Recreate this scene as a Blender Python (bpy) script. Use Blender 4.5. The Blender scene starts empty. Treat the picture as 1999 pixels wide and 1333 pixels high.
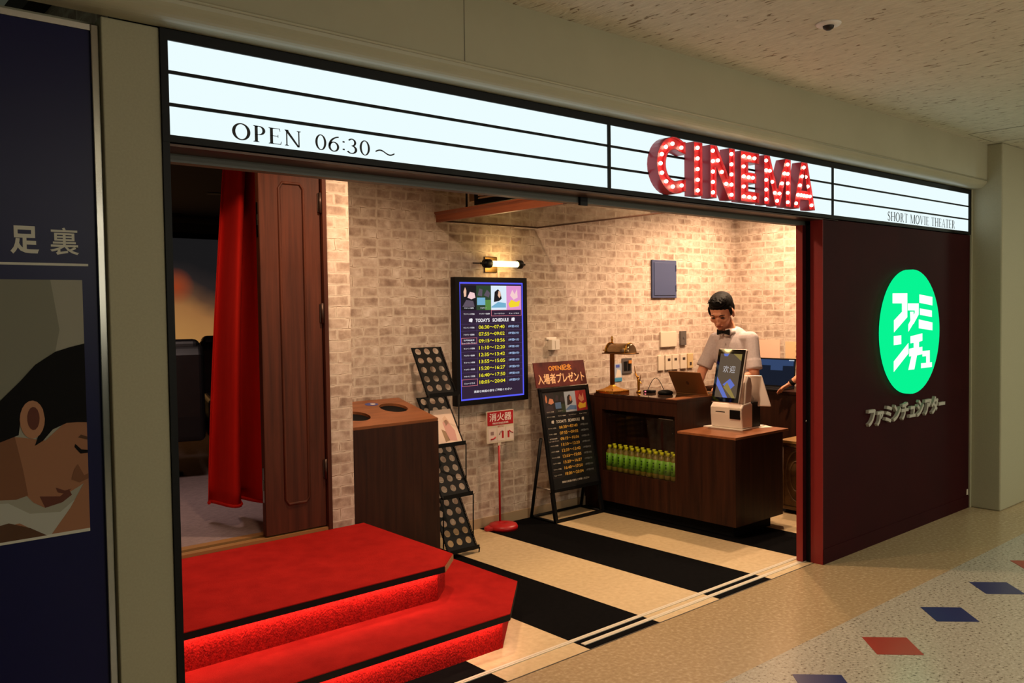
import bpy, bmesh, math, random
from mathutils import Vector, Matrix
PI = math.pi
random.seed(7)
S = bpy.context.scene
COL = S.collection

# ------------------------------------------------------------------ camera
cd = bpy.data.cameras.new('camera')
cam = bpy.data.objects.new('camera', cd)
COL.objects.link(cam)
cr, cu, cf = (0.75446251, -0.6561991, -0.0137497), (0.03455207, 0.01878878, 0.99922627), (0.65543304, 0.75435384, -0.03684847)
cam.matrix_world = Matrix(((cr[0], cu[0], -cf[0], -1.0127), (cr[1], cu[1], -cf[1], -2.8494), (cr[2], cu[2], -cf[2], 1.68), (0, 0, 0, 1)))
cd.sensor_width = 36.0
cd.lens = 1676.45 / 1999 * 36
cd.clip_start = 0.05
S.camera = cam

# ------------------------------------------------------------------ exposure, world, lights
S.view_settings.view_transform = 'Standard'
S.view_settings.look = 'None'
S.view_settings.gamma = 1.0
S.view_settings.use_curve_mapping = False
S.view_settings.exposure = 0.0
W = bpy.data.worlds.new('world')
S.world = W
W.use_nodes = True
W.node_tree.nodes['Background'].inputs[0].default_value = (0.75, 0.8, 0.55, 1)
W.node_tree.nodes['Background'].inputs[1].default_value = 0.05


def light(name, kind, loc, energy, color, direction=None, **k):
    d = bpy.data.lights.new(name, kind)
    d.energy = energy
    d.color = color
    for a, v in k.items():
        setattr(d, a, v)
    o = bpy.data.objects.new(name, d)
    COL.objects.link(o)
    o.location = loc
    if direction:
        o.rotation_euler = Vector(direction).to_track_quat('-Z', 'Y').to_euler()
    return o


WARM = (1.0, 0.67, 0.42)
# fluorescent ceiling lamps of the corridor, outside the frame
light('corridor_lamp', 'AREA', (2.6, -4.4, 2.94), 72, (1.0, 0.94, 0.76), (0, 0, -1), shape='RECTANGLE', size=1.2, size_y=0.3)
light('corridor_lamp', 'AREA', (6.6, -3.6, 2.94), 62, (0.97, 0.95, 0.74), (0, 0, -1), shape='RECTANGLE', size=1.2, size_y=0.3)
light('corridor_lamp', 'AREA', (10.5, -2.2, 2.94), 62, (0.84, 0.97, 0.72), (0, 0, -1), shape='RECTANGLE', size=1.2, size_y=0.3)
# unseen fill added for ceiling and fascia, placed like a shop front opposite
light('opposite_fill', 'AREA', (4.5, -6.6, 2.0), 40, (1.0, 0.93, 0.74), (0, 1, 0.25), shape='RECTANGLE', size=7.0, size_y=0.9)
# added uplight, unseen, brightening the corridor ceiling from the far side
light('ceiling_uplight', 'AREA', (4.0, -4.6, 2.45), 78, (1.0, 0.91, 0.75), (0, 0.35, 1), shape='RECTANGLE', size=9.0, size_y=0.15)
# downlights of the lobby ceiling
for lx, ly, e in ((0.95, 1.25, 17), (1.85, 1.05, 48), (3.35, 0.95, 58), (5.1, 1.2, 72), (5.9, 1.5, 60)):
    light('lobby_downlight', 'SPOT', (lx, ly, 2.84), e * 2.6, WARM, (0, 0.12, -1), spot_size=math.radians(150), spot_blend=0.9, shadow_soft_size=0.05)
# light of the screening room
light('theater_lamp', 'SPOT', (1.1, 2.95, 2.70), 85, (1.0, 0.74, 0.64), (0, 0, -1), spot_size=math.radians(125), spot_blend=0.9, shadow_soft_size=0.25)


# ------------------------------------------------------------------ materials
def lin(c):
    return tuple(((v / 255) / 12.92 if v / 255 <= 0.04045 else ((v / 255 + 0.055) / 1.055) ** 2.4) for v in c)


MATS = {}


def mat(name, rgb, rough=0.5, metal=0.0, spec=0.5, emit=None, strength=0.0, coat=0.0, sheen=0.0, alpha=1.0):
    if name in MATS:
        return MATS[name]
    m = bpy.data.materials.new(name)
    m.use_nodes = True
    b = m.node_tree.nodes['Principled BSDF']
    b.inputs['Base Color'].default_value = (*lin(rgb), 1)
    b.inputs['Roughness'].default_value = rough
    b.inputs['Metallic'].default_value = metal
    b.inputs['Specular IOR Level'].default_value = spec
    b.inputs['Coat Weight'].default_value = coat
    b.inputs['Sheen Weight'].default_value = sheen
    if emit is not None:
        b.inputs['Emission Color'].default_value = (*lin(emit), 1)
        b.inputs['Emission Strength'].default_value = strength
    MATS[name] = m
    return m


def nodes(m):
    t = m.node_tree
    return t, t.nodes, t.links, t.nodes['Principled BSDF']


def N(t, kind, **k):
    n = t.nodes.new(kind)
    for a, v in k.items():
        if a.startswith('_'):
            setattr(n, a[1:], v)
        else:
            n.inputs[a.replace('__', ' ')].default_value = v
    return n


def ramp(t, fac, stops):
    r = t.nodes.new('ShaderNodeValToRGB')
    e = r.color_ramp.elements
    while len(e) < len(stops):
        e.new(0.5)
    for i, (p, c) in enumerate(stops):
        e[i].position = p
        e[i].color = (*lin(c), 1)
    t.links.new(fac, r.inputs[0])
    return r.outputs[0]


def mixc(t, fac, a, b, mode='MIX'):
    n = t.nodes.new('ShaderNodeMix')
    n.data_type = 'RGBA'
    n.blend_type = mode
    for sock, v in ((n.inputs[0], fac), (n.inputs[6], a), (n.inputs[7], b)):
        if hasattr(v, 'is_output'):
            t.links.new(v, sock)
        elif isinstance(v, (int, float)):
            sock.default_value = v
        else:
            sock.default_value = (*lin(v), 1)
    return n.outputs[2]


def pos(t, scale=(1, 1, 1)):
    g = t.nodes.new('ShaderNodeNewGeometry')
    mp = t.nodes.new('ShaderNodeMapping')
    mp.inputs['Scale'].default_value = scale
    t.links.new(g.outputs['Position'], mp.inputs[0])
    return mp.outputs[0]


def noise_col(name, c1, c2, scale=(20, 20, 20), rough=0.6, detail=4, lo=0.3, hi=0.7, bump=0.0, bscale=None, **k):
    m = mat(name, c1, rough, **k)
    t, n, l, b = nodes(m)
    nz = N(t, 'ShaderNodeTexNoise', Scale=1.0, Detail=detail, Roughness=0.6)
    l.new(pos(t, scale), nz.inputs['Vector'])
    l.new(ramp(t, nz.outputs[0], ((lo, c1), (hi, c2))), b.inputs['Base Color'])
    if bump:
        n2 = N(t, 'ShaderNodeTexNoise', Scale=1.0, Detail=3)
        l.new(pos(t, bscale or scale), n2.inputs['Vector'])
        bp = N(t, 'ShaderNodeBump', Strength=bump, Distance=0.01)
        l.new(n2.outputs[0], bp.inputs['Height'])
        l.new(bp.outputs[0], b.inputs['Normal'])
    return m


def emis(name, rgb, s=1.0):
    """a self-lit surface (screens, lit signs)"""
    if name in MATS:
        return MATS[name]
    m = bpy.data.materials.new(name)
    m.use_nodes = True
    t = m.node_tree
    t.nodes.remove(t.nodes['Principled BSDF'])
    e = t.nodes.new('ShaderNodeEmission')
    e.inputs[0].default_value = (*lin(rgb), 1)
    e.inputs[1].default_value = s
    t.links.new(e.outputs[0], t.nodes['Material Output'].inputs[0])
    MATS[name] = m
    return m


def brick_mat():
    m = mat('whitewashed_brick', (200, 180, 155), 0.8, spec=0.25)
    t, n, l, b = nodes(m)
    g = n.new('ShaderNodeNewGeometry')
    sp = n.new('ShaderNodeSeparateXYZ')
    l.new(g.outputs['Position'], sp.inputs[0])
    ad = N(t, 'ShaderNodeMath', _operation='ADD')
    l.new(sp.outputs[0], ad.inputs[0])
    l.new(sp.outputs[1], ad.inputs[1])
    cb = n.new('ShaderNodeCombineXYZ')
    l.new(ad.outputs[0], cb.inputs[0])
    l.new(sp.outputs[2], cb.inputs[1])
    dn = N(t, 'ShaderNodeTexNoise', Scale=9.0, Detail=3.0)
    l.new(cb.outputs[0], dn.inputs['Vector'])
    vm = N(t, 'ShaderNodeVectorMath', _operation='SUBTRACT')
    l.new(dn.outputs['Color'], vm.inputs[0])
    vm.inputs[1].default_value = (0.5, 0.5, 0.5)
    vs = N(t, 'ShaderNodeVectorMath', _operation='SCALE')
    l.new(vm.outputs[0], vs.inputs[0])
    vs.inputs['Scale'].default_value = 0.03
    va = N(t, 'ShaderNodeVectorMath', _operation='ADD')
    l.new(cb.outputs[0], va.inputs[0])
    l.new(vs.outputs[0], va.inputs[1])

    def bt(ms, sm):
        k = N(t, 'ShaderNodeTexBrick', Scale=1.0, Color1=(0, 0, 0, 1), Color2=(1, 1, 1, 1), Mortar=(0.5, 0.5, 0.5, 1))
        k.inputs['Mortar Size'].default_value = ms
        k.inputs['Mortar Smooth'].default_value = sm
        k.inputs['Brick Width'].default_value = 0.205
        k.inputs['Row Height'].default_value = 0.0685
        k.offset = 0.37
        k.squash = 0.6
        k.squash_frequency = 2
        l.new(va.outputs[0], k.inputs['Vector'])
        return k
    k1 = bt(0.0150, 1.0)
    k2 = bt(0.0028, 0.5)
    bl = N(t, 'ShaderNodeTexNoise', Scale=11.0, Detail=5.0, Roughness=0.6)
    l.new(cb.outputs[0], bl.inputs['Vector'])
    brickc = ramp(t, bl.outputs[0], ((0.30, (150, 126, 112)), (0.45, (178, 156, 140)), (0.56, (196, 176, 160)), (0.70, (218, 202, 188))))
    pb = mixc(t, 0.30, brickc, k1.outputs['Color'], 'SOFT_LIGHT')
    cream = ramp(t, bl.outputs[0], ((0.3, (204, 188, 170)), (0.7, (226, 212, 196))))
    mm = N(t, 'ShaderNodeTexNoise', Scale=5.0, Detail=4.0, Roughness=0.7)
    l.new(cb.outputs[0], mm.inputs['Vector'])
    mk = N(t, 'ShaderNodeMapRange')
    l.new(mm.outputs[0], mk.inputs[0])
    mk.inputs[1].default_value = 0.35
    mk.inputs[2].default_value = 0.62
    mk.inputs[3].default_value = 0.62
    mf = N(t, 'ShaderNodeMath', _operation='MULTIPLY')
    l.new(mk.outputs[0], mf.inputs[0])
    l.new(k1.outputs['Fac'], mf.inputs[1])
    c = mixc(t, mf.outputs[0], pb, cream)
    cn = N(t, 'ShaderNodeTexNoise', Scale=11.0, Detail=2.0)
    l.new(cb.outputs[0], cn.inputs['Vector'])
    cm = N(t, 'ShaderNodeMapRange')
    l.new(cn.outputs[0], cm.inputs[0])
    cm.inputs[1].default_value = 0.50
    cm.inputs[2].default_value = 0.62
    cx_ = N(t, 'ShaderNodeMath', _operation='MULTIPLY')
    l.new(cm.outputs[0], cx_.inputs[0])
    l.new(k2.outputs['Fac'], cx_.inputs[1])
    c2 = mixc(t, cx_.outputs[0], c, (150, 124, 102))
    l.new(c2, b.inputs['Base Color'])
    bp = N(t, 'ShaderNodeBump', Strength=0.35, Distance=0.006)
    bp.invert = True
    l.new(k2.outputs['Fac'], bp.inputs['Height'])
    l.new(bp.outputs[0], b.inputs['Normal'])
    return m


def wood_mat(name, dark, mid, scale=(26, 26, 1.6), rough=0.42, spec=0.4):
    m = mat(name, mid, rough, spec=spec)
    t, n, l, b = nodes(m)
    nz = N(t, 'ShaderNodeTexNoise', Scale=1.0, Detail=6.0, Roughness=0.6, Distortion=0.4)
    l.new(pos(t, scale), nz.inputs['Vector'])
    l.new(ramp(t, nz.outputs[0], ((0.32, dark), (0.68, mid))), b.inputs['Base Color'])
    return m


def corridor_floor_mat():
    m = mat('terrazzo', (190, 176, 150), 0.24, spec=0.5)
    t, n, l, b = nodes(m)
    p = pos(t)
    sp = n.new('ShaderNodeSeparateXYZ')
    l.new(p, sp.inputs[0])
    v = N(t, 'ShaderNodeTexNoise', Scale=62.0, Detail=2.0, Roughness=0.6)
    l.new(p, v.inputs['Vector'])
    chips = ramp(t, v.outputs[0], ((0.33, (98, 84, 72)), (0.40, (160, 153, 138)), (0.6, (174, 167, 152)), (0.72, (196, 188, 174))))
    v2 = N(t, 'ShaderNodeTexNoise', Scale=45.0, Detail=4.0)
    l.new(p, v2.inputs['Vector'])
    plain = ramp(t, v2.outputs[0], ((0.3, (156, 132, 98)), (0.55, (170, 147, 112)), (0.75, (192, 171, 138))))
    st = N(t, 'ShaderNodeMath', _operation='GREATER_THAN')
    l.new(sp.outputs[1], st.inputs[0])
    st.inputs[1].default_value = -0.60
    l.new(mixc(t, st.outputs[0], chips, plain), b.inputs['Base Color'])
    return m


def lobby_floor_mat():
    """cream and black carpet stripes running from the back wall to the threshold"""
    m = mat('striped_floor', (200, 165, 115), 0.55, spec=0.3)
    t, n, l, b = nodes(m)
    p = pos(t)
    sp = n.new('ShaderNodeSeparateXYZ')
    l.new(p, sp.inputs[0])
    a = N(t, 'ShaderNodeMath', _operation='SUBTRACT')
    l.new(sp.outputs[0], a.inputs[0])
    a.inputs[1].default_value = 2.005 - 4 * 1.0742
    d = N(t, 'ShaderNodeMath', _operation='DIVIDE')
    l.new(a.outputs[0], d.inputs[0])
    d.inputs[1].default_value = 1.0742
    f = N(t, 'ShaderNodeMath', _operation='FRACT')
    l.new(d.outputs[0], f.inputs[0])
    lt = N(t, 'ShaderNodeMath', _operation='LESS_THAN')
    l.new(f.outputs[0], lt.inputs[0])
    lt.inputs[1].default_value = 0.5
    nz = N(t, 'ShaderNodeTexNoise', Scale=30.0, Detail=5.0)
    l.new(p, nz.inputs['Vector'])
    cr_ = ramp(t, nz.outputs[0], ((0.3, (196, 170, 130)), (0.7, (212, 188, 148))))
    bk = ramp(t, nz.outputs[0], ((0.3, (9, 9, 10)), (0.7, (15, 14, 15))))
    l.new(mixc(t, lt.outputs[0], cr_, bk), b.inputs['Base Color'])
    rg = N(t, 'ShaderNodeMapRange')
    l.new(lt.outputs[0], rg.inputs[0])
    rg.inputs[3].default_value = 0.45
    rg.inputs[4].default_value = 0.9
    sg = N(t, 'ShaderNodeMapRange')
    l.new(lt.outputs[0], sg.inputs[0])
    sg.inputs[3].default_value = 0.3
    sg.inputs[4].default_value = 0.03
    l.new(sg.outputs[0], b.inputs['Specular IOR Level'])
    l.new(rg.outputs[0], b.inputs['Roughness'])
    return m


def ceiling_mat():
    m = mat('acoustic_ceiling', (196, 186, 166), 0.9, spec=0.1)
    t, n, l, b = nodes(m)
    w = N(t, 'ShaderNodeTexNoise', Scale=6.0, Detail=2.0)
    p = pos(t, (1, 1, 1))
    l.new(p, w.inputs['Vector'])
    v = N(t, 'ShaderNodeTexNoise', Scale=1.0, Detail=2.0, Roughness=0.4, Distortion=0.9)
    l.new(pos(t, (52, 15, 10)), v.inputs['Vector'])
    l.new(ramp(t, v.outputs[0], ((0.30, (138, 124, 104)), (0.345, (200, 194, 176)), (0.7, (214, 208, 190)))), b.inputs['Base Color'])
    bp = N(t, 'ShaderNodeBump', Strength=0.5, Distance=0.01)
    l.new(v.outputs[0], bp.inputs['Height'])
    l.new(bp.outputs[0], b.inputs['Normal'])
    return m


BRICK = brick_mat()
WALNUT = wood_mat('walnut_veneer', (36, 17, 10), (62, 32, 19), (26, 26, 1.6), 0.45, 0.2)
WALNUT_TOP = wood_mat('walnut_top', (128, 76, 46), (156, 96, 60), (3, 30, 30), 0.35)
MAHOGANY = wood_mat('mahogany_door', (62, 30, 19), (88, 44, 28), (30, 30, 1.4), 0.5, 0.2)
BEAMWOOD = wood_mat('brown_molding', (110, 58, 36), (140, 78, 48), (30, 1.4, 30), 0.45)
TERR = corridor_floor_mat()
STRIPE = lobby_floor_mat()
CEIL = ceiling_mat()
CREAM = noise_col('cream_enamel', (162, 156, 130), (168, 162, 136), (3, 3, 3), 0.38, spec=0.5)
PILLAR = noise_col('pillar_panel', (160, 154, 128), (168, 161, 134), (140, 140, 140), 0.6, spec=0.3)
RED_CARPET = noise_col('red_carpet', (154, 20, 17), (176, 29, 24), (8, 8, 8), 0.95, bump=0.5, bscale=(240, 240, 240), spec=0.1)
RED_PILE = noise_col('red_pile', (124, 9, 8), (180, 24, 20), (90, 90, 60), 0.95, bump=0.9, bscale=(150, 150, 90), spec=0.1)
BLACK = mat('black_satin', (9, 9, 11), 0.5, spec=0.2)
BLACKM = mat('black_matte', (9, 9, 10), 0.8, spec=0.2)
RUBBER = mat('black_rubber', (10, 9, 9), 0.7, spec=0.25)
MAROON = noise_col('maroon_panel', (40, 4, 9), (47, 6, 11), (3, 3, 3), 0.6, spec=0.1)
RED_EDGE = mat('red_edge', (128, 22, 22), 0.5)
NAVY = mat('navy_gloss', (8, 10, 60), 0.32, spec=0.25)
CHROME = mat('chrome', (170, 168, 160), 0.18, metal=1.0)
ALU = mat('brushed_aluminium', (178, 170, 158), 0.38, metal=1.0)
RAILW = mat('white_rail', (222, 210, 190), 0.35)
TRACK = mat('grey_track', (84, 84, 78), 0.5)
BRONZE = mat('dark_bronze', (70, 52, 44), 0.4, metal=0.6)
WHITE = mat('white_plastic', (226, 216, 206), 0.4)
OFFW = mat('ivory_plastic', (214, 200, 180), 0.45)
GREYP = mat('grey_plate', (98, 92, 90), 0.45, metal=0.3)
BRASS = mat('polished_brass', (205, 150, 50), 0.22, metal=1.0)
GOLD = mat('gold_figure', (176, 124, 44), 0.35, metal=1.0)
RED_PAINT = mat('red_paint', (176, 16, 22), 0.4)
PAPER = mat('paper', (226, 212, 196), 0.75)
INK = mat('black_ink', (16, 18, 26), 0.6)
SKIN = noise_col('skin', (208, 143, 111), (215, 151, 119), (30, 30, 30), 0.5, spec=0.35)
HAIR = noise_col('black_hair', (9, 8, 8), (16, 14, 13), (160, 160, 40), 0.75, spec=0.15)
SHIRT = noise_col('pale_grey_shirt', (188, 176, 176), (199, 188, 188), (60, 60, 60), 0.85, spec=0.2)
DARKCLOTH = mat('dark_trousers', (22, 22, 28), 0.85, spec=0.2)
LEATHER = noise_col('black_leather', (18, 18, 20), (24, 24, 26), (12, 12, 12), 0.4)
THFLOOR = noise_col('mauve_carpet', (120, 104, 104), (146, 128, 126), (30, 90, 30), 0.95, spec=0.1)
DARKWALL = mat('dark_wall', (20, 18, 18), 0.85)
CURTAIN = noise_col('red_velvet', (200, 32, 25), (212, 42, 33), (14, 14, 2), 0.9, spec=0.1)


# ------------------------------------------------------------------ mesh builder
class MB:
    def __init__(self):
        self.v, self.f, self.m, self.s = [], [], [], []

    def add(self, vs, fs, m=0, smooth=False):
        o = len(self.v)
        self.v += [tuple(x) for x in vs]
        for f in fs:
            self.f.append([o + i for i in f])
            self.m.append(m)
            self.s.append(smooth)
        return self

    def box(self, x0, x1, y0, y1, z0, z1, m=0):
        vs = [(x, y, z) for x in (x0, x1) for y in (y0, y1) for z in (z0, z1)]
        return self.add(vs, [(0, 1, 3, 2), (4, 6, 7, 5), (0, 4, 5, 1), (2, 3, 7, 6), (0, 2, 6, 4), (1, 5, 7, 3)], m)

    def prism(self, poly, axis, a, b, m=0, smooth=False):
        """extrude a 2-D polygon: axis 'Y' -> poly is (x,z); 'Z' -> (x,y); 'X' -> (y,z)"""
        def P(q, h):
            return {'Y': (q[0], h, q[1]), 'Z': (q[0], q[1], h), 'X': (h, q[0], q[1])}[axis]
        n = len(poly)
        vs = [P(q, a) for q in poly] + [P(q, b) for q in poly]
        fs = [list(range(n))[::-1], list(range(n, 2 * n))]
        self.add(vs, fs, m)
        self.add(vs, [(i, (i + 1) % n, n + (i + 1) % n, n + i) for i in range(n)], m, smooth)
        return self

    def tube(self, path, r, n=8, m=0, closed=False, caps=True):
        path = [Vector(p) for p in path]
        rs = r if isinstance(r, (list, tuple)) else [r] * len(path)
        rings = []
        L = len(path)
        up = None
        for i, p in enumerate(path):
            if closed:
                d = path[(i + 1) % L] - path[i - 1]
            else:
                d = path[min(i + 1, L - 1)] - path[max(i - 1, 0)]
            d.normalize()
            if up is None:
                up = Vector((0, 0, 1)) if abs(d.z) < 0.9 else Vector((1, 0, 0))
            a = d.cross(up)
            if a.length < 1e-4:
                a = d.cross(Vector((0, 1, 0)))
            a.normalize()
            b = a.cross(d)
            up = b
            rings.append([p + (a * math.cos(2 * PI * k / n) + b * math.sin(2 * PI * k / n)) * rs[i] for k in range(n)])
        vs = [v for rg in rings for v in rg]
        fs = []
        for i in range(L if closed else L - 1):
            j = (i + 1) % L
            for k in range(n):
                fs.append((i * n + k, j * n + k, j * n + (k + 1) % n, i * n + (k + 1) % n))
        self.add(vs, fs, m, True)
        if caps and not closed:
            self.add(vs, [list(range(n)), list(range((L - 1) * n, L * n))[::-1]], m)
        return self

    def lathe(self, prof, c=(0, 0, 0), n=24, m=0, axis='Z', smooth=True):
        """prof: (radius, height) pairs"""
        vs = []
        for r, h in prof:
            for k in range(n):
                a = 2 * PI * k / n
                x, y = r * math.cos(a), r * math.sin(a)
                q = {'Z': (x, y, h), 'Y': (x, h, y), 'X': (h, x, y)}[axis]
                vs.append((c[0] + q[0], c[1] + q[1], c[2] + q[2]))
        fs = [(i * n + k, i * n + (k + 1) % n, (i + 1) * n + (k + 1) % n, (i + 1) * n + k) for i in range(len(prof) - 1) for k in range(n)]
        self.add(vs, fs, m, smooth)
        self.add(vs, [list(range(n))[::-1], list(range((len(prof) - 1) * n, len(prof) * n))], m)
        return self

    def ell(self, c, rx, ry, rz, n=16, k=10, m=0):
        vs, fs = [], []
        for i in range(k + 1):
            t = PI * i / k
            for j in range(n):
                a = 2 * PI * j / n
                vs.append((c[0] + rx * math.sin(t) * math.cos(a), c[1] + ry * math.sin(t) * math.sin(a), c[2] + rz * math.cos(t)))
        for i in range(k):
            for j in range(n):
                fs.append((i * n + j, (i + 1) * n + j, (i + 1) * n + (j + 1) % n, i * n + (j + 1) % n))
        return self.add(vs, fs, m, True)

    def cap(self, p0, p1, r0, r1, m=0, n=12):
        """tapered limb with rounded ends"""
        p0, p1 = Vector(p0), Vector(p1)
        d = (p1 - p0)
        L = d.length
        d = d / max(L, 1e-6)
        pts, rs = [], []
        for a in (-80, -55, -25, 0):
            pts.append(p0 + d * r0 * math.sin(math.radians(a)))
            rs.append(r0 * math.cos(math.radians(a)))
        for a in (0, 25, 55, 80):
            pts.append(p1 + d * r1 * math.sin(math.radians(a)))
            rs.append(r1 * math.cos(math.radians(a)))
        return self.tube(pts, rs, n, m)

    def xf(self, M):
        self.v = [tuple(M @ Vector(v)) for v in self.v]
        return self

    def build(self, name, mats, parent=None, bevel=0.0, seg=2, recalc=True):
        me = bpy.data.meshes.new(name)
        me.from_pydata(self.v, [], self.f)
        if not isinstance(mats, (list, tuple)):
            mats = [mats]
        for m in mats:
            me.materials.append(m)
        for p, mi, s in zip(me.polygons, self.m, self.s):
            p.material_index = mi
            p.use_smooth = s
        bm = bmesh.new()
        bm.from_mesh(me)
        bmesh.ops.remove_doubles(bm, verts=bm.verts, dist=1e-6)
        if recalc:
            bmesh.ops.recalc_face_normals(bm, faces=bm.faces)
        bm.to_mesh(me)
        bm.free()
        o = bpy.data.objects.new(name, me)
        COL.objects.link(o)
        if parent is not None:
            o.parent = parent
        if bevel:
            b = o.modifiers.new('bevel', 'BEVEL')
            b.width = bevel
            b.segments = seg
            b.limit_method = 'ANGLE'
            b.angle_limit = math.radians(50)
        return o


def thing(name, label, cat, loc=(0, 0, 0), rz=0.0, group=None):
    o = bpy.data.objects.new(name, None)
    o.empty_display_size = 0.1
    COL.objects.link(o)
    o.location = loc
    o.rotation_euler = (0, 0, rz)
    return tag(o, label, cat, group)


def tag(o, label, cat, group=None):
    o['label'] = label
    o['category'] = cat
    if group:
        o['group'] = group
    return o


def struct(name, mb, m, bevel=0.0):
    o = mb.build(name, m, None, bevel)
    o['kind'] = 'structure'
    return o


def eval_mesh(o):
    bpy.context.view_layer.update()
    dg = bpy.context.evaluated_depsgraph_get()
    return bpy.data.meshes.new_from_object(o.evaluated_get(dg))


TXT = {}


def raw_text(s, bold=0.0, font_res=3):
    key = (s, bold)
    if key not in TXT:
        c = bpy.data.curves.new('text', 'FONT')
        c.body = s
        c.offset = bold
        c.resolution_u = font_res
        o = bpy.data.objects.new('text', c)
        COL.objects.link(o)
        me = eval_mesh(o)
        vs = [v.co.copy() for v in me.vertices]
        fs = [list(p.vertices) for p in me.polygons]
        bpy.data.objects.remove(o)
        bpy.data.curves.remove(c)
        bpy.data.meshes.remove(me)
        TXT[key] = (vs, fs)
    return TXT[key]


def text(mb, s, org, u, v, w=None, h=None, m=0, bold=0.0, shear=0.0, depth=0.0, align='L'):
    """flat (or solid) writing: org = lower left of its box, u / v = unit directions along and up the line"""
    vs, fs = raw_text(s, bold)
    if not vs:
        return mb
    x0, x1 = min(p.x for p in vs), max(p.x for p in vs)
    y0, y1 = min(p.y for p in vs), max(p.y for p in vs)
    sy = h / (y1 - y0) if h else w / (x1 - x0)
    sx = w / (x1 - x0) if w else sy
    u, v, org = Vector(u), Vector(v), Vector(org)
    W_ = (x1 - x0) * sx
    off = {'L': 0, 'C': -W_ / 2, 'R': -W_}[align]
    pts = [org + u * ((p.x - x0) * sx + off + shear * (p.y - y0) * sy) + v * ((p.y - y0) * sy) for p in vs]
    if depth:
        n = u.cross(v)
        nv = len(pts)
        edges = {}
        for f in fs:
            for a, b in zip(f, f[1:] + f[:1]):
                edges[(a, b)] = 1
        rim = [(a, b) for (a, b) in edges if (b, a) not in edges]
        mb.add(pts + [p + n * depth for p in pts], [[i + nv for i in f] for f in fs] + [(a, b, b + nv, a + nv) for a, b in rim], m)
    else:
        mb.add(pts, fs, m)
    return mb


def curve_fill(polys, res=1):
    """flat filled mesh from outlines with holes; returns verts (2-D) and faces"""
    c = bpy.data.curves.new('outline', 'CURVE')
    c.dimensions = '2D'
    c.fill_mode = 'BOTH'
    for poly in polys:
        sp = c.splines.new('POLY')
        sp.points.add(len(poly) - 1)
        for i, q in enumerate(poly):
            sp.points[i].co = (q[0], q[1], 0, 1)
        sp.use_cyclic_u = True
    o = bpy.data.objects.new('outline', c)
    COL.objects.link(o)
    me = eval_mesh(o)
    vs = [(v.co.x, v.co.y) for v in me.vertices]
    fs = [list(p.vertices) for p in me.polygons]
    bpy.data.objects.remove(o)
    bpy.data.curves.remove(c)
    bpy.data.meshes.remove(me)
    return vs, fs


def circ(cx, cy, r, n=16, ry=None):
    return [(cx + r * math.cos(2 * PI * k / n), cy + (ry or r) * math.sin(2 * PI * k / n)) for k in range(n)]


def slab(mb, polys, fn, t, m=0, side=None):
    """solid plate from outlines with holes; fn maps (a,b,depth) to 3-D, depth from 0 to t"""
    vs, fs = curve_fill(polys)
    mb.add([fn(a, b, 0) for a, b in vs], fs, m)
    mb.add([fn(a, b, t) for a, b in vs], fs, m)
    for poly in polys:
        n = len(poly)
        mb.add([fn(a, b, 0) for a, b in poly] + [fn(a, b, t) for a, b in poly], [(i, (i + 1) % n, n + (i + 1) % n, n + i) for i in range(n)], m if side is None else side)
    return mb


def remesh(mb, name, m, parent, voxel=0.006, smooth=4):
    """one continuous skin over overlapping volumes"""
    tmp = mb.build('skin_volume', m)
    r = tmp.modifiers.new('r', 'REMESH')
    r.mode = 'VOXEL'
    r.voxel_size = voxel
    s = tmp.modifiers.new('s', 'SMOOTH')
    s.iterations = smooth
    s.factor = 0.5
    me = eval_mesh(tmp)
    bpy.data.objects.remove(tmp)
    me.name = name
    for p in me.polygons:
        p.use_smooth = True
    if not me.materials:
        me.materials.append(m)
    o = bpy.data.objects.new(name, me)
    COL.objects.link(o)
    o.parent = parent
    return o


D1, D2 = 1.79, 2.287          # door wall, back wall of the lobby
XR = 6.476                    # right wall of the lobby
CZ = 2.955                    # corridor ceiling

# ================================================================== SETTING
mb = MB().box(-7, 16, -7, 0.065, -0.1, 0)
struct('floor', mb, TERR)
mb = MB().box(-0.02, XR + 0.1, 0.065, D2 + 0.1, -0.1, 0.0)
struct('floor', mb, STRIPE)
struct('ceiling', MB().box(-7, 16, -7, 0.0, CZ, CZ + 0.1), CEIL)
struct('ceiling', MB().box(-0.2, XR + 0.1, 0.2, D2 + 0.1, 2.9, 3.0), mat('lobby_ceiling', (60, 52, 48), 0.9))
# lobby walls
struct('wall_back', MB().box(1.6, XR + 0.1, D2, D2 + 0.1, 0, 2.9), BRICK)
struct('wall_right', MB().box(XR, XR + 0.1, 0.2, D2, 0, 2.9), BRICK)
struct('wall_left', MB().box(-0.12, -0.02, 0.2, D1, 0, 2.9), BRICK)
mb = MB().box(1.545, 1.706, D1, D1 + 0.14, 0, 2.9).box(1.6, 1.706, D1 + 0.14, D2, 0, 2.9).box(-0.12, 1.545, D1, D1 + 0.14, 2.58, 2.9)
mb.box(-0.12, 0.22, D1, D1 + 0.14, 0.0, 2.58)
struct('wall_door', mb, BRICK)
struct('baseboard_back', MB().box(1.706, XR, D2 - 0.012, D2, 0, 0.075), mat('beige_base', (176, 150, 118), 0.6))
# wall over the opening and shop-front box behind the sign
struct('wall_front', MB().box(-0.12, XR, 0.05, 0.2, 2.235, 3.0).box(-0.2, -0.02, 0.05, 0.2, 0, 2.235), BLACK)
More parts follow.
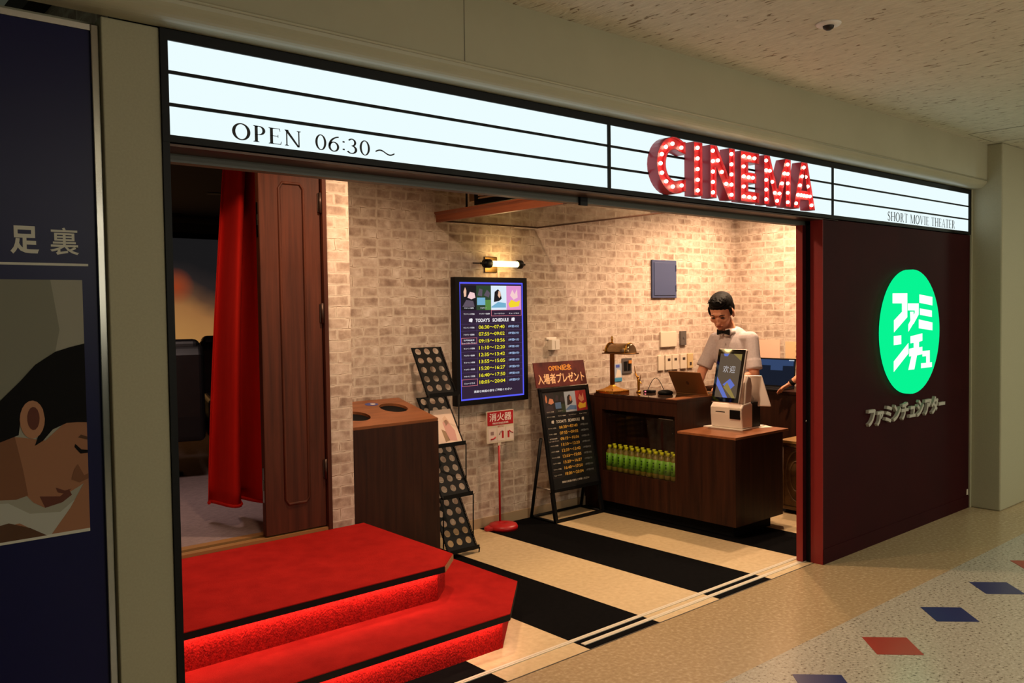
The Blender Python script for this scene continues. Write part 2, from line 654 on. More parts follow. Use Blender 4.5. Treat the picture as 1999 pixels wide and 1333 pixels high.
# fascia: rounded enamelled beam above the sign
prof = [(-0.0, CZ), (-0.12, CZ), (-0.12, 2.672)]
for k in range(0, 10):
    a = PI * k / 18
    prof.append((-0.05 - 0.07 * math.cos(a), 2.672 - 0.066 * math.sin(a)))
prof += [(0.0, 2.606)]
mb = MB().prism([(y, z) for y, z in prof], 'X', -7, 6.452, 0)
struct('trim_fascia', mb, CREAM)
mb = MB().tube([(-7, -0.121, 2.668), (6.45, -0.121, 2.668)], 0.006, 8)
struct('trim_fascia_lip', mb, CREAM)
struct('trim_fascia_joint', MB().box(1.128, 1.131, -0.1215, -0.119, 2.672, CZ), mat('joint_grey', (110, 106, 90), 0.7))
# pillars
struct('pillar_left', MB().box(-0.200, -0.024, 0.0, 0.05, 0, 2.603).box(-0.2, -0.024, 0.05, 0.2, 0, 2.6), PILLAR, 0.004)
mb = MB().box(6.452, 7.35, -0.235, 0.25, 0, CZ)
struct('pillar_right', mb, PILLAR, 0.012)
struct('pillar_right', MB().box(7.35, 16, -0.20, 0.2, 0, CZ), PILLAR)
struct('trim_right', MB().box(6.428, 6.452, -0.012, 0.1, 0, 2.606), CREAM)
# red fixed panel of the shop front and sliding leaf behind it
mb = MB().box(4.108, 6.428, 0.0, 0.085, 0.0, 2.235)
mb2 = MB().box(4.108, 6.428, -0.003, 0.0, 0.0, 0.10)
wf = struct('wall_red_panel', mb, MAROON, 0.002)
struct('baseboard_red_panel', mb2, MAROON)
struct('trim_red_panel_edge', MB().box(4.104, 4.108, 0.0, 0.085, 0, 2.235), RED_EDGE)
mb = MB().box(6.385, 6.405, -0.004, 0.0, 0.11, 0.155)
tag(mb.build('wall_plate', OFFW), 'tiny pale plate low on the far end of the dark red panel', 'plate')
# terrazzo inlay lozenges
lz = [((2.47, -0.915), 'blue', 'blue lozenge tile in the terrazzo, nearest of the row'),
      ((3.122, -0.915), 'red', 'dull red lozenge tile in the terrazzo between two blue ones'),
      ((3.77, -0.923), 'blue', 'blue lozenge tile in the terrazzo just past the red one'),
      ((4.417, -0.93), 'blue', 'blue lozenge tile in the terrazzo in front of the far end of the red panel'),
      ((5.065, -0.935), 'red', 'red lozenge tile in the terrazzo by the far pillar, cut by the frame')]
for (x, y), c, lab in lz:
    mb = MB().prism([(x - 0.155, y), (x, y - 0.155), (x + 0.155, y), (x, y + 0.155)], 'Z', 0.0, 0.0012)
    m = mat('tile_blue', (38, 44, 92), 0.28) if c == 'blue' else mat('tile_red', (150, 52, 42), 0.28)
    tag(mb.build('floor_tile', m), lab, 'floor tile', 'lozenge tiles in the corridor floor')
# threshold rails
tag(MB().box(-0.02, 6.4, 0.185, 0.212, 0.0, 0.004).box(-0.02, 6.4, 0.195, 0.202, 0.004, 0.0055).build('floor_rail', RAILW),
    'long pale metal rail in the floor along the shop opening, inner one', 'rail')
tag(MB().box(2.02, 6.4, 0.118, 0.146, 0.0, 0.004).box(2.02, 6.4, 0.127, 0.134, 0.004, 0.0055).build('floor_rail', RAILW),
    'shorter pale metal rail in the floor, on the corridor side of the long one', 'rail')
struct('trim_threshold', MB().box(-0.02, 4.1, 0.060, 0.066, 0.0, 0.0015), mat('seam', (70, 60, 48), 0.6))

# ---------------------------------------------------------------- sign box
t = thing('lightbox_sign', 'long white backlit sign board with black rails above the cinema entrance', 'sign', (0, 0, 2.24))
mb = MB()
z0, z1 = 0.0, 0.362
mb.box(-0.024, 0.0, -0.008, 0.05, z0, z1).box(6.39, 6.428, -0.008, 0.05, z0, z1)
mb.box(0.0, 6.39, -0.008, 0.05, z0, 0.023).box(0.0, 6.39, -0.008, 0.05, 0.327, z1)
mb.build('sign_frame', BLACK, t)
SIGNW = emis('lit_sign_white', (236, 253, 255), 1.0)
xs = [0.0, 2.098, 4.222, 6.39]
for i in range(3):
    MB().box(xs[i], xs[i + 1], 0.0, 0.05, 0.023, 0.327).build('lit_panel', SIGNW, t)
for z in (0.1215, 0.226):
    MB().box(0.0, 6.39, -0.006, 0.0, z - 0.0055, z + 0.0055).build('sign_rail', BLACK, t)
for x in (2.098, 4.222):
    MB().box(x - 0.009, x + 0.009, -0.008, 0.0, 0.023, 0.327).build('sign_post', BLACK, t)


# serif capitals drawn from strokes
def ring(cx, cy, rx, ry, tx, ty, a0=0, a1=360, n=28):
    out = []
    tx, ty = tx * 1.22, ty * 1.5
    for k in range(n + 1):
        a = math.radians(a0 + (a1 - a0) * k / n)
        out.append(((cx + rx * math.cos(a), cy + ry * math.sin(a)), (cx + (rx - tx) * math.cos(a), cy + (ry - ty) * math.sin(a))))
    return [(out[k][0], out[k + 1][0], out[k + 1][1], out[k][1]) for k in range(n)]


def R_(x0, x1, y0, y1):
    return [((x0, y0), (x1, y0), (x1, y1), (x0, y1))]


def stem(x, w=0.115, y0=0.0, y1=1.0, s=0.07, base=True, top=True):
    w *= 1.25
    o = R_(x, x + w, y0, y1)
    if base:
        o += [((x - s, y0), (x + w + s, y0), (x + w + s, y0 + 0.03), (x + w, y0 + 0.06), (x, y0 + 0.06), (x - s, y0 + 0.03))]
    if top:
        o += [((x - s, y1), (x + w + s, y1), (x + w + s, y1 - 0.03), (x + w, y1 - 0.06), (x, y1 - 0.06), (x - s, y1 - 0.03))]
    return o


GL = {
    'O': (0.84, ring(0.42, 0.5, 0.42, 0.52, 0.125, 0.045)),
    '0': (0.52, ring(0.26, 0.49, 0.25, 0.51, 0.085, 0.04)),
    'P': (0.62, stem(0.1) + R_(0.1, 0.33, 0.96, 1.0) + R_(0.1, 0.33, 0.44, 0.48) + ring(0.32, 0.72, 0.28, 0.28, 0.115, 0.04, -90, 90)),
    'E': (0.66, stem(0.1) + R_(0.1, 0.58, 0.958, 1.0) + R_(0.1, 0.5, 0.49, 0.53) + R_(0.1, 0.62, 0.0, 0.042) + [((0.54, 1), (0.58, 1), (0.60, 0.82), (0.575, 0.82)), ((0.58, 0), (0.62, 0), (0.66, 0.2), (0.635, 0.2)), ((0.47, 0.42), (0.5, 0.42), (0.5, 0.6), (0.47, 0.6))]),
    'N': (0.88, stem(0.12, 0.05) + stem(0.72, 0.05, top=True, base=False) + [((0.04, 1.0), (0.2, 1.0), (0.77, 0.0), (0.77, -0.03), (0.68, -0.03))]),
    'H': (0.86, stem(0.1) + stem(0.65) + R_(0.1, 0.7, 0.49, 0.53)),
    'S': (0.52, ring(0.26, 0.745, 0.22, 0.27, 0.09, 0.045, 25, 262) + ring(0.26, 0.25, 0.245, 0.265, 0.1, 0.045, -160, 82) + R_(0.44, 0.47, 0.7, 0.95) + R_(0.03, 0.06, 0.06, 0.3) + [((0.10, 0.62), (0.2, 0.69), (0.44, 0.44), (0.36, 0.34))]),
    'R': (0.74, stem(0.1) + R_(0.1, 0.33, 0.96, 1.0) + R_(0.1, 0.33, 0.46, 0.5) + ring(0.32, 0.73, 0.27, 0.27, 0.115, 0.04, -90, 90) + [((0.3, 0.49), (0.42, 0.49), (0.72, 0.0), (0.58, 0.0))]),
    'T': (0.7, stem(0.29, top=False) + R_(0.02, 0.68, 0.957, 1.0) + [((0.02, 1), (0.05, 1), (0.05, 0.8), (0.015, 0.8)), ((0.65, 1), (0.68, 1), (0.685, 0.8), (0.65, 0.8))]),
    'M': (1.0, stem(0.1, 0.05) + stem(0.8, 0.115) + [((0.06, 1), (0.19, 1), (0.52, 0.1), (0.48, 0.0), (0.44, 0.0)), ((0.82, 1), (0.89, 1), (0.52, 0.0), (0.46, 0.0))]),
    'V': (0.8, [((0.06, 1), (0.19, 1), (0.46, 0.1), (0.43, 0.0), (0.37, 0.0)), ((0.66, 1), (0.72, 1), (0.43, 0.0), (0.38, 0.0))] + R_(0, 0.26, 0.97, 1) + R_(0.56, 0.8, 0.97, 1)),
    'I': (0.36, stem(0.12)),
    'A': (0.8, [((0.36, 1.0), (0.44, 1.0), (0.74, 0.0), (0.6, 0.0)), ((0.36, 1.0), (0.42, 1.0), (0.12, 0.0), (0.07, 0.0))] + R_(0.2, 0.58, 0.33, 0.37) + R_(0, 0.24, 0, 0.03) + R_(0.52, 0.8, 0, 0.03)),
    '6': (0.54, ring(0.27, 0.31, 0.25, 0.33, 0.085, 0.045) + ring(0.55, 0.33, 0.53, 0.68, 0.09, 0.05, 95, 180)),
    '3': (0.5, ring(0.2, 0.74, 0.21, 0.26, 0.085, 0.045, -80, 150) + ring(0.18, 0.27, 0.27, 0.29, 0.095, 0.045, -150, 88)),
    ':': (0.26, R_(0.08, 0.18, 0.16, 0.26) + R_(0.08, 0.18, 0.66, 0.76)),
    ' ': (0.4, []),
    '~': (1.0, [q for k in range(20) for q in [tuple((0.05 + 0.9 * (k + a) / 20, 0.42 + 0.13 * math.sin(2 * PI * (k + a) / 20) + b) for a, b in ((0, -0.05), (1, -0.05), (1, 0.05), (0, 0.05)))]]),
}


def serif(mb, s, x0, x1, z0, z1, y, gap=0.1):
    tot = sum(GL[c][0] + gap for c in s) - gap
    k = (x1 - x0) / tot
    x = 0
    for c in s:
        w, qs = GL[c]
        for q in qs:
            mb.add([(x0 + (x + a) * k, y, z0 + b * (z1 - z0)) for a, b in q], [list(range(len(q)))], 0)
        x += w + gap
    return mb


mb = MB()
serif(mb, 'OPEN', 0.211, 0.470, 0.036, 0.092, -0.0005)
mb.build('open_lettering', INK, t)
mb = MB()
serif(mb, '06:30', 0.524, 0.757, 0.036, 0.092, -0.0005, 0.06)
serif(mb, '~', 0.776, 0.872, 0.032, 0.088, -0.0005)
mb.build('hours_lettering', INK, t)
for wd_, xa_, xb_ in (('SHORT', 4.99, 5.305), ('MOVIE', 5.345, 5.66), ('THEATER', 5.70, 6.13)):
    serif(MB(), wd_, xa_, xb_, 0.034, 0.098, -0.0005, 0.07).build(wd_.lower() + '_lettering', INK, t)

# door track under the sign
t = thing('door_track', 'grey metal sliding door track under the sign across the opening', 'track', (0, 0.15, 2.2))
MB().box(-0.02, 4.3, -0.02, 0.03, 0.0, 0.035).build('rail', TRACK, t)
MB().box(-0.02, 4.3, -0.15, -0.02, 0.028, 0.036).build('soffit', BRONZE, t)
MB().box(2.02, 2.07, -0.035, -0.02, -0.012, 0.028).build('stopper', BLACK, t)
# sliding red door leaf
t = thing('sliding_door', 'red sliding door leaf parked behind the dark red panel', 'door', (4.06, 0.115, 0))
MB().box(0, 2.3, 0, 0.045, 0.006, 2.2).build('leaf', [MAROON], t)
MB().box(-0.003, 0, 0, 0.045, 0.006, 2.2).build('edge_strip', RED_EDGE, t)
MB().lathe([(0.0, -0.004), (0.009, -0.004), (0.009, -0.01), (0.0, -0.012)], (0.03, 0, 0.93), 12, axis='Y').build('lock_cylinder', CHROME, t)
struct('trim_jamb', MB().box(-0.024, -0.001, -0.006, 0.2, 0.0, 2.24), BLACK)
struct('trim_dark_gap', MB().box(4.10, 4.2, 0.085, 0.114, 0, 2.2), BLACKM)  # matte black filler in place of the shaded gap between panel and leaf


# ---------------------------------------------------------------- marquee letters
def arc(cx, cy, rx, ry, a0, a1, n=20):
    return [(cx + rx * math.cos(math.radians(a0 + (a1 - a0) * k / n)), cy + ry * math.sin(math.radians(a0 + (a1 - a0) * k / n))) for k in range(n + 1)]


ZB, ZT = 2.268, 2.546
H_ = ZT - ZB
th = 0.066


def marquee(ch):
    """outlines (first outer, then holes) and bulb points; x from 0, y 0..H_"""
    if ch == 'C':
        w = 0.232
        cx, cy, rx, ry = 0.145, H_ / 2, 0.145, H_ / 2 + 0.004
        out = arc(cx, cy, rx, ry, 62, 298) + [(w, 0.012), (w, 0.075)] + arc(cx, cy, rx - 0.068, ry - 0.062, 292, 68)[0:] + [(w, H_ - 0.075), (w, H_ - 0.012)]
        bl = [(cx + (rx - 0.034) * math.cos(math.radians(a)), cy + (ry - 0.033) * math.sin(math.radians(a))) for a in (98, 128, 155, 180, 205, 232, 262)]
        bl += [(w - 0.03, H_ - 0.042), (w - 0.03, 0.042)]
        return [out], bl, w
    if ch == 'I':
        return [[(0, 0), (0.071, 0), (0.071, H_), (0, H_)]], [(0.0355, H_ * (0.1 + 0.2 * k)) for k in range(5)], 0.071
    if ch == 'N':
        w = 0.222
        out = [(0, 0), (0.052, 0), (0.052, 0.165), (0.166, 0), (w, 0), (w, H_), (0.17, H_), (0.17, 0.115), (0.056, H_), (0, H_)]
        bl = [(0.026, H_ * (0.1 + 0.2 * k)) for k in range(5)] + [(0.196, H_ * (0.1 + 0.2 * k)) for k in range(5)]
        bl += [(0.071, H_ * 0.73), (0.107, H_ * 0.52), (0.146, H_ * 0.3)]
        return [out], bl, w
    if ch == 'E':
        w = 0.178
        out = [(0, 0), (w, 0), (w, 0.058), (0.07, 0.058), (0.07, 0.108), (0.15, 0.108), (0.15, 0.164), (0.07, 0.164), (0.07, 0.222), (w, 0.222), (w, H_), (0, H_)]
        bl = [(0.032, H_ * (0.1 + 0.2 * k)) for k in range(5)]
        for y in (0.1, 0.9):
            bl += [(0.085, H_ * y), (0.138, H_ * y)]
        bl += [(0.08, H_ * 0.5), (0.122, H_ * 0.5)]
        return [out], bl, w
    if ch == 'M':
        w = 0.278
        out = [(0, 0), (0.048, 0), (0.048, 0.175), (0.115, 0), (0.16, 0), (0.226, 0.175), (0.226, 0), (w, 0), (w, H_), (0.222, H_), (0.138, 0.09), (0.055, H_), (0, H_)]
        bl = [(0.024, H_ * (0.1 + 0.2 * k)) for k in range(5)] + [(0.252, H_ * (0.1 + 0.2 * k)) for k in range(5)]
        bl += [(0.062, H_ * 0.7), (0.087, H_ * 0.48), (0.113, H_ * 0.26), (0.138, H_ * 0.1), (0.163, H_ * 0.26), (0.19, H_ * 0.48), (0.216, H_ * 0.7)]
        return [out], bl, w
    w = 0.243
    out = [(0, 0), (0.062, 0), (0.075, 0.055), (0.168, 0.055), (0.181, 0), (w, 0), (0.155, H_), (0.088, H_)]
    hole = [(0.088, 0.108), (0.1215, 0.235), (0.155, 0.108)]
    bl = [(0.122, H_ * 0.9), (0.102, H_ * 0.7), (0.142, H_ * 0.7), (0.078, H_ * 0.5), (0.166, H_ * 0.5), (0.055, H_ * 0.29), (0.09, H_ * 0.29), (0.122, H_ * 0.29), (0.154, H_ * 0.29), (0.19, H_ * 0.29), (0.034, H_ * 0.1), (0.21, H_ * 0.1)]
    return [out, hole], bl, w


LRED = mat('letter_red', (214, 26, 34), 0.35)
LSIDE = mat('letter_side', (186, 60, 72), 0.3)
BULB = emis('bulb_glow', (255, 226, 192), 10.0)
bulb_me = None
for ch, x, pos_txt in (('C', 2.383, 'first'), ('I', 2.686, 'second'), ('N', 2.829, 'third'), ('E', 3.109, 'fourth'), ('M', 3.341, 'fifth'), ('A', 3.652, 'last')):
    polys, bl, w = marquee(ch)
    t = thing('marquee_letter', 'red bulb-lit marquee letter %s, the %s of the word on the sign' % (ch, pos_txt), 'letter', (x, 0, ZB), 0, 'marquee letters on the sign')
    mb = MB()
    # returns: thin walls all round, the face set back between them
    for poly in polys:
        n = len(poly)
        mb.add([(a, -0.003, b) for a, b in poly] + [(a, -th, b) for a, b in poly], [(i, (i + 1) % n, n + (i + 1) % n, n + i) for i in range(n)], 0)
    o = mb.build('letter_sides', LSIDE, t)
    so = o.modifiers.new('wall', 'SOLIDIFY')
    so.thickness = 0.003
    so.offset = 0
    slab(MB(), polys, lambda a, b, d: (a, -th + 0.014 + d, b), 0.003).build('letter_face', LRED, t)
    for a, b in bl:
        if bulb_me is None:
            bo = MB().ell((0, 0, 0), 0.0098, 0.0098, 0.0098, 12, 8).build('bulb', BULB, t)
            bulb_me = bo.data
        else:
            bo = bpy.data.objects.new('bulb', bulb_me)
            COL.objects.link(bo)
            bo.parent = t
        bo.location = (a, -th + 0.004, b)

# ---------------------------------------------------------------- round green sign and wall lettering
t = thing('round_sign', 'round green backlit sign with white katakana on the dark red panel', 'sign', (5.305, 0, 1.48))
GREEN = emis('lit_green', (8, 250, 150), 0.95)
MB().lathe([(0.0, -0.002), (0.44, -0.002), (0.453, -0.006), (0.453, -0.04), (0.45, -0.041), (0.0, -0.041)], (0, 0, 0), 64, axis='Y').build('lit_disc', GREEN, t)
LP = [[(4.982, 1.759), (5.208, 1.76), (5.209, 1.588), (5.004, 1.484), (5.003, 1.568), (5.128, 1.628), (5.127, 1.688), (4.982, 1.689)],
      [(5.219, 1.687), (5.394, 1.686), (5.394, 1.605), (5.311, 1.537), (5.31, 1.601), (5.332, 1.616), (5.332, 1.635), (5.219, 1.637)],
      [(5.256, 1.626), (5.31, 1.626), (5.311, 1.542), (5.229, 1.483), (5.229, 1.534), (5.263, 1.563)],
      [(5.407, 1.752), (5.626, 1.733), (5.626, 1.67), (5.407, 1.691)],
      [(5.416, 1.649), (5.617, 1.631), (5.618, 1.583), (5.417, 1.602)],
      [(5.399, 1.568), (5.628, 1.541), (5.628, 1.482), (5.4, 1.503)],
      [(5.002, 1.457), (5.114, 1.46), (5.115, 1.397), (5.002, 1.393)],
      [(5.003, 1.278), (5.229, 1.4), (5.23, 1.325), (5.003, 1.204)],
      [(5.264, 1.448), (5.456, 1.464), (5.457, 1.41), (5.401, 1.402), (5.401, 1.362), (5.457, 1.365), (5.457, 1.31), (5.368, 1.304), (5.325, 1.204), (5.231, 1.205), (5.28, 1.303), (5.243, 1.302), (5.243, 1.358), (5.317, 1.362), (5.316, 1.4), (5.264, 1.397)],
      [(5.462, 1.332), (5.583, 1.333), (5.584, 1.241), (5.621, 1.242), (5.622, 1.206), (5.44, 1.206), (5.44, 1.243), (5.526, 1.241), (5.526, 1.292), (5.462, 1.292)]]
mb = MB()
for q in LP:
    mb.prism([(a - 5.305, b - 1.48) for a, b in q], 'Y', -0.0405, -0.0425)
mb.build('katakana_lettering', emis('lit_white', (255, 255, 255), 1.2), t)
mb = MB()
text(mb, 'ファミンチュシアター', (4.66, -0.001, 0.835), (1, 0, 0), (0, 0, 1), w=1.24, h=0.14, bold=0.035, shear=0.12, depth=0.022)
tag(mb.build('katakana_wall_lettering', mat('letter_grey', (176, 172, 160), 0.5)), 'grey raised katakana lettering below the round green sign', 'lettering')

# ---------------------------------------------------------------- left poster wall
struct('wall_left_corridor', MB().box(-7, -0.2, 0.075, 0.2, 0, 2.6), CREAM)
t = thing('wall_poster', 'tall dark blue glossy poster panel left of the cinema pillar', 'poster', (-0.225, 0.03, 0.0))
MB().box(-2.3, 0, 0.0, 0.03, 0.02, 2.56).build('blue_board', NAVY, t)
MB().box(-2.3, 0.0, -0.006, 0.03, 2.56, 2.578).build('top_strip', ALU, t)
PW = mat('poster_print_white', (196, 192, 178), 0.6)
mb = MB()
text(mb, '足', (-0.236, -0.0012, 1.866), (1, 0, 0), (0, 0, 1), w=0.076, h=0.083, bold=0.03)
text(mb, '裏', (-0.130, -0.0012, 1.866), (1, 0, 0), (0, 0, 1), w=0.08, h=0.083, bold=0.009)
mb.box(-0.9, -0.025, -0.0012, -0.0008, 1.833, 1.8405)
mb.build('poster_lettering', PW, t)
# the printed photograph of a man asleep on his arm
px = lambda x: -0.265 + (x - 0.0) / 158 * 0.22        # print units: 0..158 across, 545..1030 down
pz = lambda y: 1.79 - (y - 545) / 485 * 0.772
mb = MB()
PRINT = [mat('print_%d' % i, c, 0.6, spec=0.08) for i, c in enumerate([(150, 146, 132), (124, 122, 108), (16, 14, 14), (150, 104, 78), (120, 80, 58), (96, 56, 46), (170, 168, 158), (86, 60, 44), (168, 120, 92)])]


def pp(pts, m, lv):
    mb.add([(px(x), -0.0008 - 0.0003 * lv, pz(y)) for x, y in pts], [list(range(len(pts)))], m)


pp([(-400, 545), (159, 545), (172 - 13, 1030), (-400, 1030)], 0, 0)
pp([(-400, 545), (95, 545), (110, 640), (96, 700), (60, 760), (-20, 850), (-400, 850)], 1, 1)
pp([(-400, 930), (0, 960), (40, 985), (100, 990), (159, 950), (159, 1030), (-400, 1030)], 6, 1)
pp([(-60, 1010), (20, 1000), (76, 1036), (120, 985), (159, 925), (159, 1030), (-60, 1032)], 3, 2)
pp([(-60, 1005), (0, 997), (40, 1012), (72, 1031), (-60, 1031)], 7, 3)
pp([(-30, 830), (30, 840), (75, 850), (120, 815), (159, 800), (159, 935), (140, 945), (118, 955), (100, 970), (70, 978), (48, 965), (35, 950), (15, 950), (-40, 950)], 3, 3)
pp([(-40, 830), (15, 830), (30, 900), (38, 950), (15, 955), (-40, 950)], 4, 4)
pp([(60, 955), (100, 960), (118, 948), (124, 960), (104, 972), (70, 978)], 5, 4)
pp([(-60, 800), (-10, 770), (30, 735), (60, 705), (100, 682), (130, 674), (159, 668), (159, 822), (140, 820), (118, 820), (90, 830), (70, 850), (54, 858), (62, 838), (74, 815), (72, 790), (60, 776), (42, 778), (30, 800), (24, 835), (-10, 845), (-60, 850)], 2, 5)
pp(arc(51, 808, 24, 36, 0, 330, 18), 8, 6)
pp(arc(53, 806, 12, 22, 0, 340, 14), 5, 7)
pp([(134, 862), (146, 874), (159, 876), (159, 882), (144, 882), (132, 868)], 2, 6)
pp([(140, 850), (159, 856), (159, 850), (146, 845)], 7, 6)
pp([(130, 912), (138, 902), (150, 925), (159, 922), (159, 932), (140, 938), (124, 930)], 4, 6)
pp([(92, 942), (110, 950), (124, 948), (110, 956), (96, 952)], 5, 6)
mb.build('printed_photograph', PRINT, t)
MB().box(-2.3, px(159), -0.0016, -0.0004, pz(1036), pz(1030)).build('white_border', PW, t)
struct('trim_chrome_corner', MB().box(-0.225, -0.200, 0.02, 0.06, 0, 2.58), CHROME, 0.003)

# ---------------------------------------------------------------- corridor ceiling fittings
t = thing('sprinkler_head', 'recessed sprinkler with dark cup in the speckled corridor ceiling', 'sprinkler', (2.665, -0.83, CZ))
MB().lathe([(0.028, 0.0), (0.056, 0.0), (0.056, -0.004), (0.05, -0.010), (0.03, -0.012), (0.028, -0.012)], n=28).build('flange', WHITE, t)
MB().lathe([(0.0, -0.002), (0.028, -0.002), (0.022, -0.022), (0.010, -0.030), (0.0, -0.030)], n=20).build('cup', mat('dark_cup', (48, 40, 34), 0.5, metal=0.5), t)
mb = MB()
for a, b, c, d in ((5.88, 6.40, -0.575, -0.57), (5.88, 6.40, -0.195, -0.19), (5.88, 5.885, -0.575, -0.19), (6.395, 6.40, -0.575, -0.19)):
    mb.box(a, b, c, d, CZ - 0.002, CZ)
struct('ceiling_hatch_frame', mb, mat('hatch_grey', (132, 128, 112), 0.6))

# ================================================================== STEPS
SZ1, SZ2 = 0.18, 0.365


def tread_poly(front, c1, c2, xr, back):
    return [(-0.015, back), (-0.015, front), (c1[0], front), (c2[0], c2[1]), (xr, back)]


t = thing('carpeted_steps', 'two red carpeted steps with black nosings up to the screening room', 'steps', (0, 0, 0))
lo = tread_poly(0.335, (1.718, 0.335), (2.078, 0.69), 2.085, D1 - 0.008)
up = tread_poly(0.70, (1.590, 0.70), (1.755, 0.85), 1.765, D1 - 0.008)
MB().prism(lo, 'Z', SZ1 - 0.004, SZ1).build('lower_tread', RED_CARPET, t)
MB().prism(up, 'Z', SZ2 - 0.004, SZ2).build('upper_tread', RED_CARPET, t)
MB().prism(lo, 'Z', SZ1 - 0.035, SZ1 - 0.004).build('lower_nosing', RUBBER, t)
MB().prism(up, 'Z', SZ2 - 0.035, SZ2 - 0.004).build('upper_nosing', RUBBER, t)
ri = tread_poly(0.375, (1.700, 0.375), (2.04, 0.71), 2.045, D1 - 0.008)
MB().prism(ri, 'Z', 0.0, SZ1 - 0.035).build('lower_riser', RED_PILE, t)
ri = tread_poly(0.74, (1.572, 0.74), (1.715, 0.87), 1.725, D1 - 0.008)
MB().prism(ri, 'Z', SZ1, SZ2 - 0.035).build('upper_riser', RED_PILE, t)
MB().prism([(1.592, 0.697), (1.757, 0.847), (1.755, 0.85), (1.59, 0.70)], 'Z', SZ2 - 0.035, SZ2 - 0.004).build('side_edge', WALNUT_TOP, t)
# strip lights under the nosings
for zz, y0, xa, xb, c2 in ((SZ2, 0.718, 0.0, 1.57, (1.575, 0.735, 1.735, 0.868)), (SZ1, 0.353, 0.0, 1.69, (1.705, 0.365, 2.055, 0.705))):
    light('step_strip', 'AREA', ((xa + xb) / 2, y0, zz - 0.038), 2.7, (1.0, 0.60, 0.42), (0, 0.25, -1), shape='RECTANGLE', size=xb - xa, size_y=0.012)
    L = math.hypot(c2[2] - c2[0], c2[3] - c2[1])
    o = light('step_strip', 'AREA', ((c2[0] + c2[2]) / 2, (c2[1] + c2[3]) / 2, zz - 0.038), 2.7 * L / (xb - xa) * 0.3, (1.0, 0.60, 0.42), None, shape='RECTANGLE', size=L, size_y=0.012)
    o.rotation_euler = (0, 0, math.atan2(c2[3] - c2[1], c2[2] - c2[0]))

# ================================================================== DOOR TO THE SCREENING ROOM
struct('trim_sill', MB().box(0.22, 1.545, D1 - 0.004, D1 + 0.05, 0.0, 0.382).box(0.22, 1.545, D1 + 0.075, D1 + 0.14, 0.0, 0.388), mat('wood_sill', (150, 108, 62), 0.4))
struct('trim_sill_groove', MB().box(0.22, 1.545, D1 + 0.05, D1 + 0.075, 0.0, 0.376), BLACKM)
struct('trim_door_casing', MB().box(1.522, 1.548, D1 - 0.012, D1 + 0.12, 0.36, 2.6), MAHOGANY)
t = thing('wooden_door', 'narrow brown wooden door leaf with a long raised panel beside the brick wall', 'door', (1.13, D1 + 0.01, 0.385))
MB().box(0.0, 0.388, 0.0, 0.045, 0.004, 2.19).build('leaf', MAHOGANY, t, 0.003)
loop = [(0.125, 0.20), (0.145, 0.17), (0.255, 0.17), (0.277, 0.20), (0.277, 2.02), (0.255, 2.05), (0.145, 2.05), (0.125, 2.02)]
MB().tube([(x, 0.0, z) for x, z in loop], 0.009, 8, closed=True).build('panel_molding', MAHOGANY, t)
for z in (1.95, 1.29, 0.35):
    MB().tube([(0.384, -0.010, z - 0.06), (0.384, -0.010, z + 0.06)], 0.009, 10).box(0.37, 0.398, -0.006, 0.0, z - 0.055, z + 0.055).build('hinge', BRONZE, t)
for z in (1.83, 0.30):
    MB().box(-0.002, 0.0, 0.012, 0.032, z - 0.10, z + 0.10).box(-0.006, -0.002, 0.017, 0.027, z - 0.03, z + 0.03).build('flush_bolt', CHROME, t)

# ---------------------------------------------------------------- screening room
TF = 0.385
struct('floor_theater', MB().box(-1.5, 4.6, D2 + 0.1, 7.2, 0.2, TF).box(-1.5, 1.6, D1 + 0.14, D2 + 0.1, 0.2, TF), THFLOOR)
struct('ceiling_theater', MB().box(-1.5, 4.6, D1 + 0.14, 7.2, 2.74, 2.84), DARKWALL)
struct('wall_theater_left', MB().box(-1.6, -1.5, D1 + 0.14, 7.2, 0.2, 2.84), DARKWALL)
struct('wall_theater_right', MB().box(4.6, 4.7, D2 + 0.1, 7.2, 0.2, 2.84), DARKWALL)
struct('wall_theater_end', MB().box(-1.6, 4.7, 7.2, 7.3, 0.2, 2.84), DARKWALL)
struct('wall_theater_front', MB().box(-1.6, -0.12, D1 + 0.04, D1 + 0.14, 0.2, 2.84).box(1.61, 4.7, D2 + 0.101, D2 + 0.14, TF, 2.84), DARKWALL)
# projection screen with the film on it
m = bpy.data.materials.new('film_image')
m.use_nodes = True
nt = m.node_tree
nt.nodes.remove(nt.nodes['Principled BSDF'])
em = nt.nodes.new('ShaderNodeEmission')
nt.links.new(em.outputs[0], nt.nodes['Material Output'].inputs[0])
p_ = pos(nt)
sx = nt.nodes.new('ShaderNodeSeparateXYZ')
nt.links.new(p_, sx.inputs[0])
nz = N(nt, 'ShaderNodeTexNoise', Scale=1.6, Detail=3.0)
nt.links.new(p_, nz.inputs['Vector'])
ml = N(nt, 'ShaderNodeMath', _operation='MULTIPLY_ADD')
nt.links.new(nz.outputs[0], ml.inputs[0])
ml.inputs[1].default_value = 0.35
nt.links.new(sx.outputs[2], ml.inputs[2])
x2 = N(nt, 'ShaderNodeMath', _operation='MULTIPLY_ADD')
nt.links.new(sx.outputs[0], x2.inputs[0])
x2.inputs[1].default_value = 0.35
nt.links.new(ml.outputs[0], x2.inputs[2])
mr = N(nt, 'ShaderNodeMapRange')
nt.links.new(x2.outputs[0], mr.inputs[0])
mr.inputs[1].default_value = 2.4
mr.inputs[2].default_value = 3.4
base = ramp(nt, mr.outputs[0], ((0.10, (176, 126, 70)), (0.32, (158, 108, 62)), (0.50, (92, 64, 46)), (0.68, (42, 36, 35)), (0.9, (28, 27, 28))))
vd = N(nt, 'ShaderNodeVectorMath', _operation='DISTANCE')
nt.links.new(p_, vd.inputs[0])
vd.inputs[1].default_value = (2.33, 6.48, 1.98)
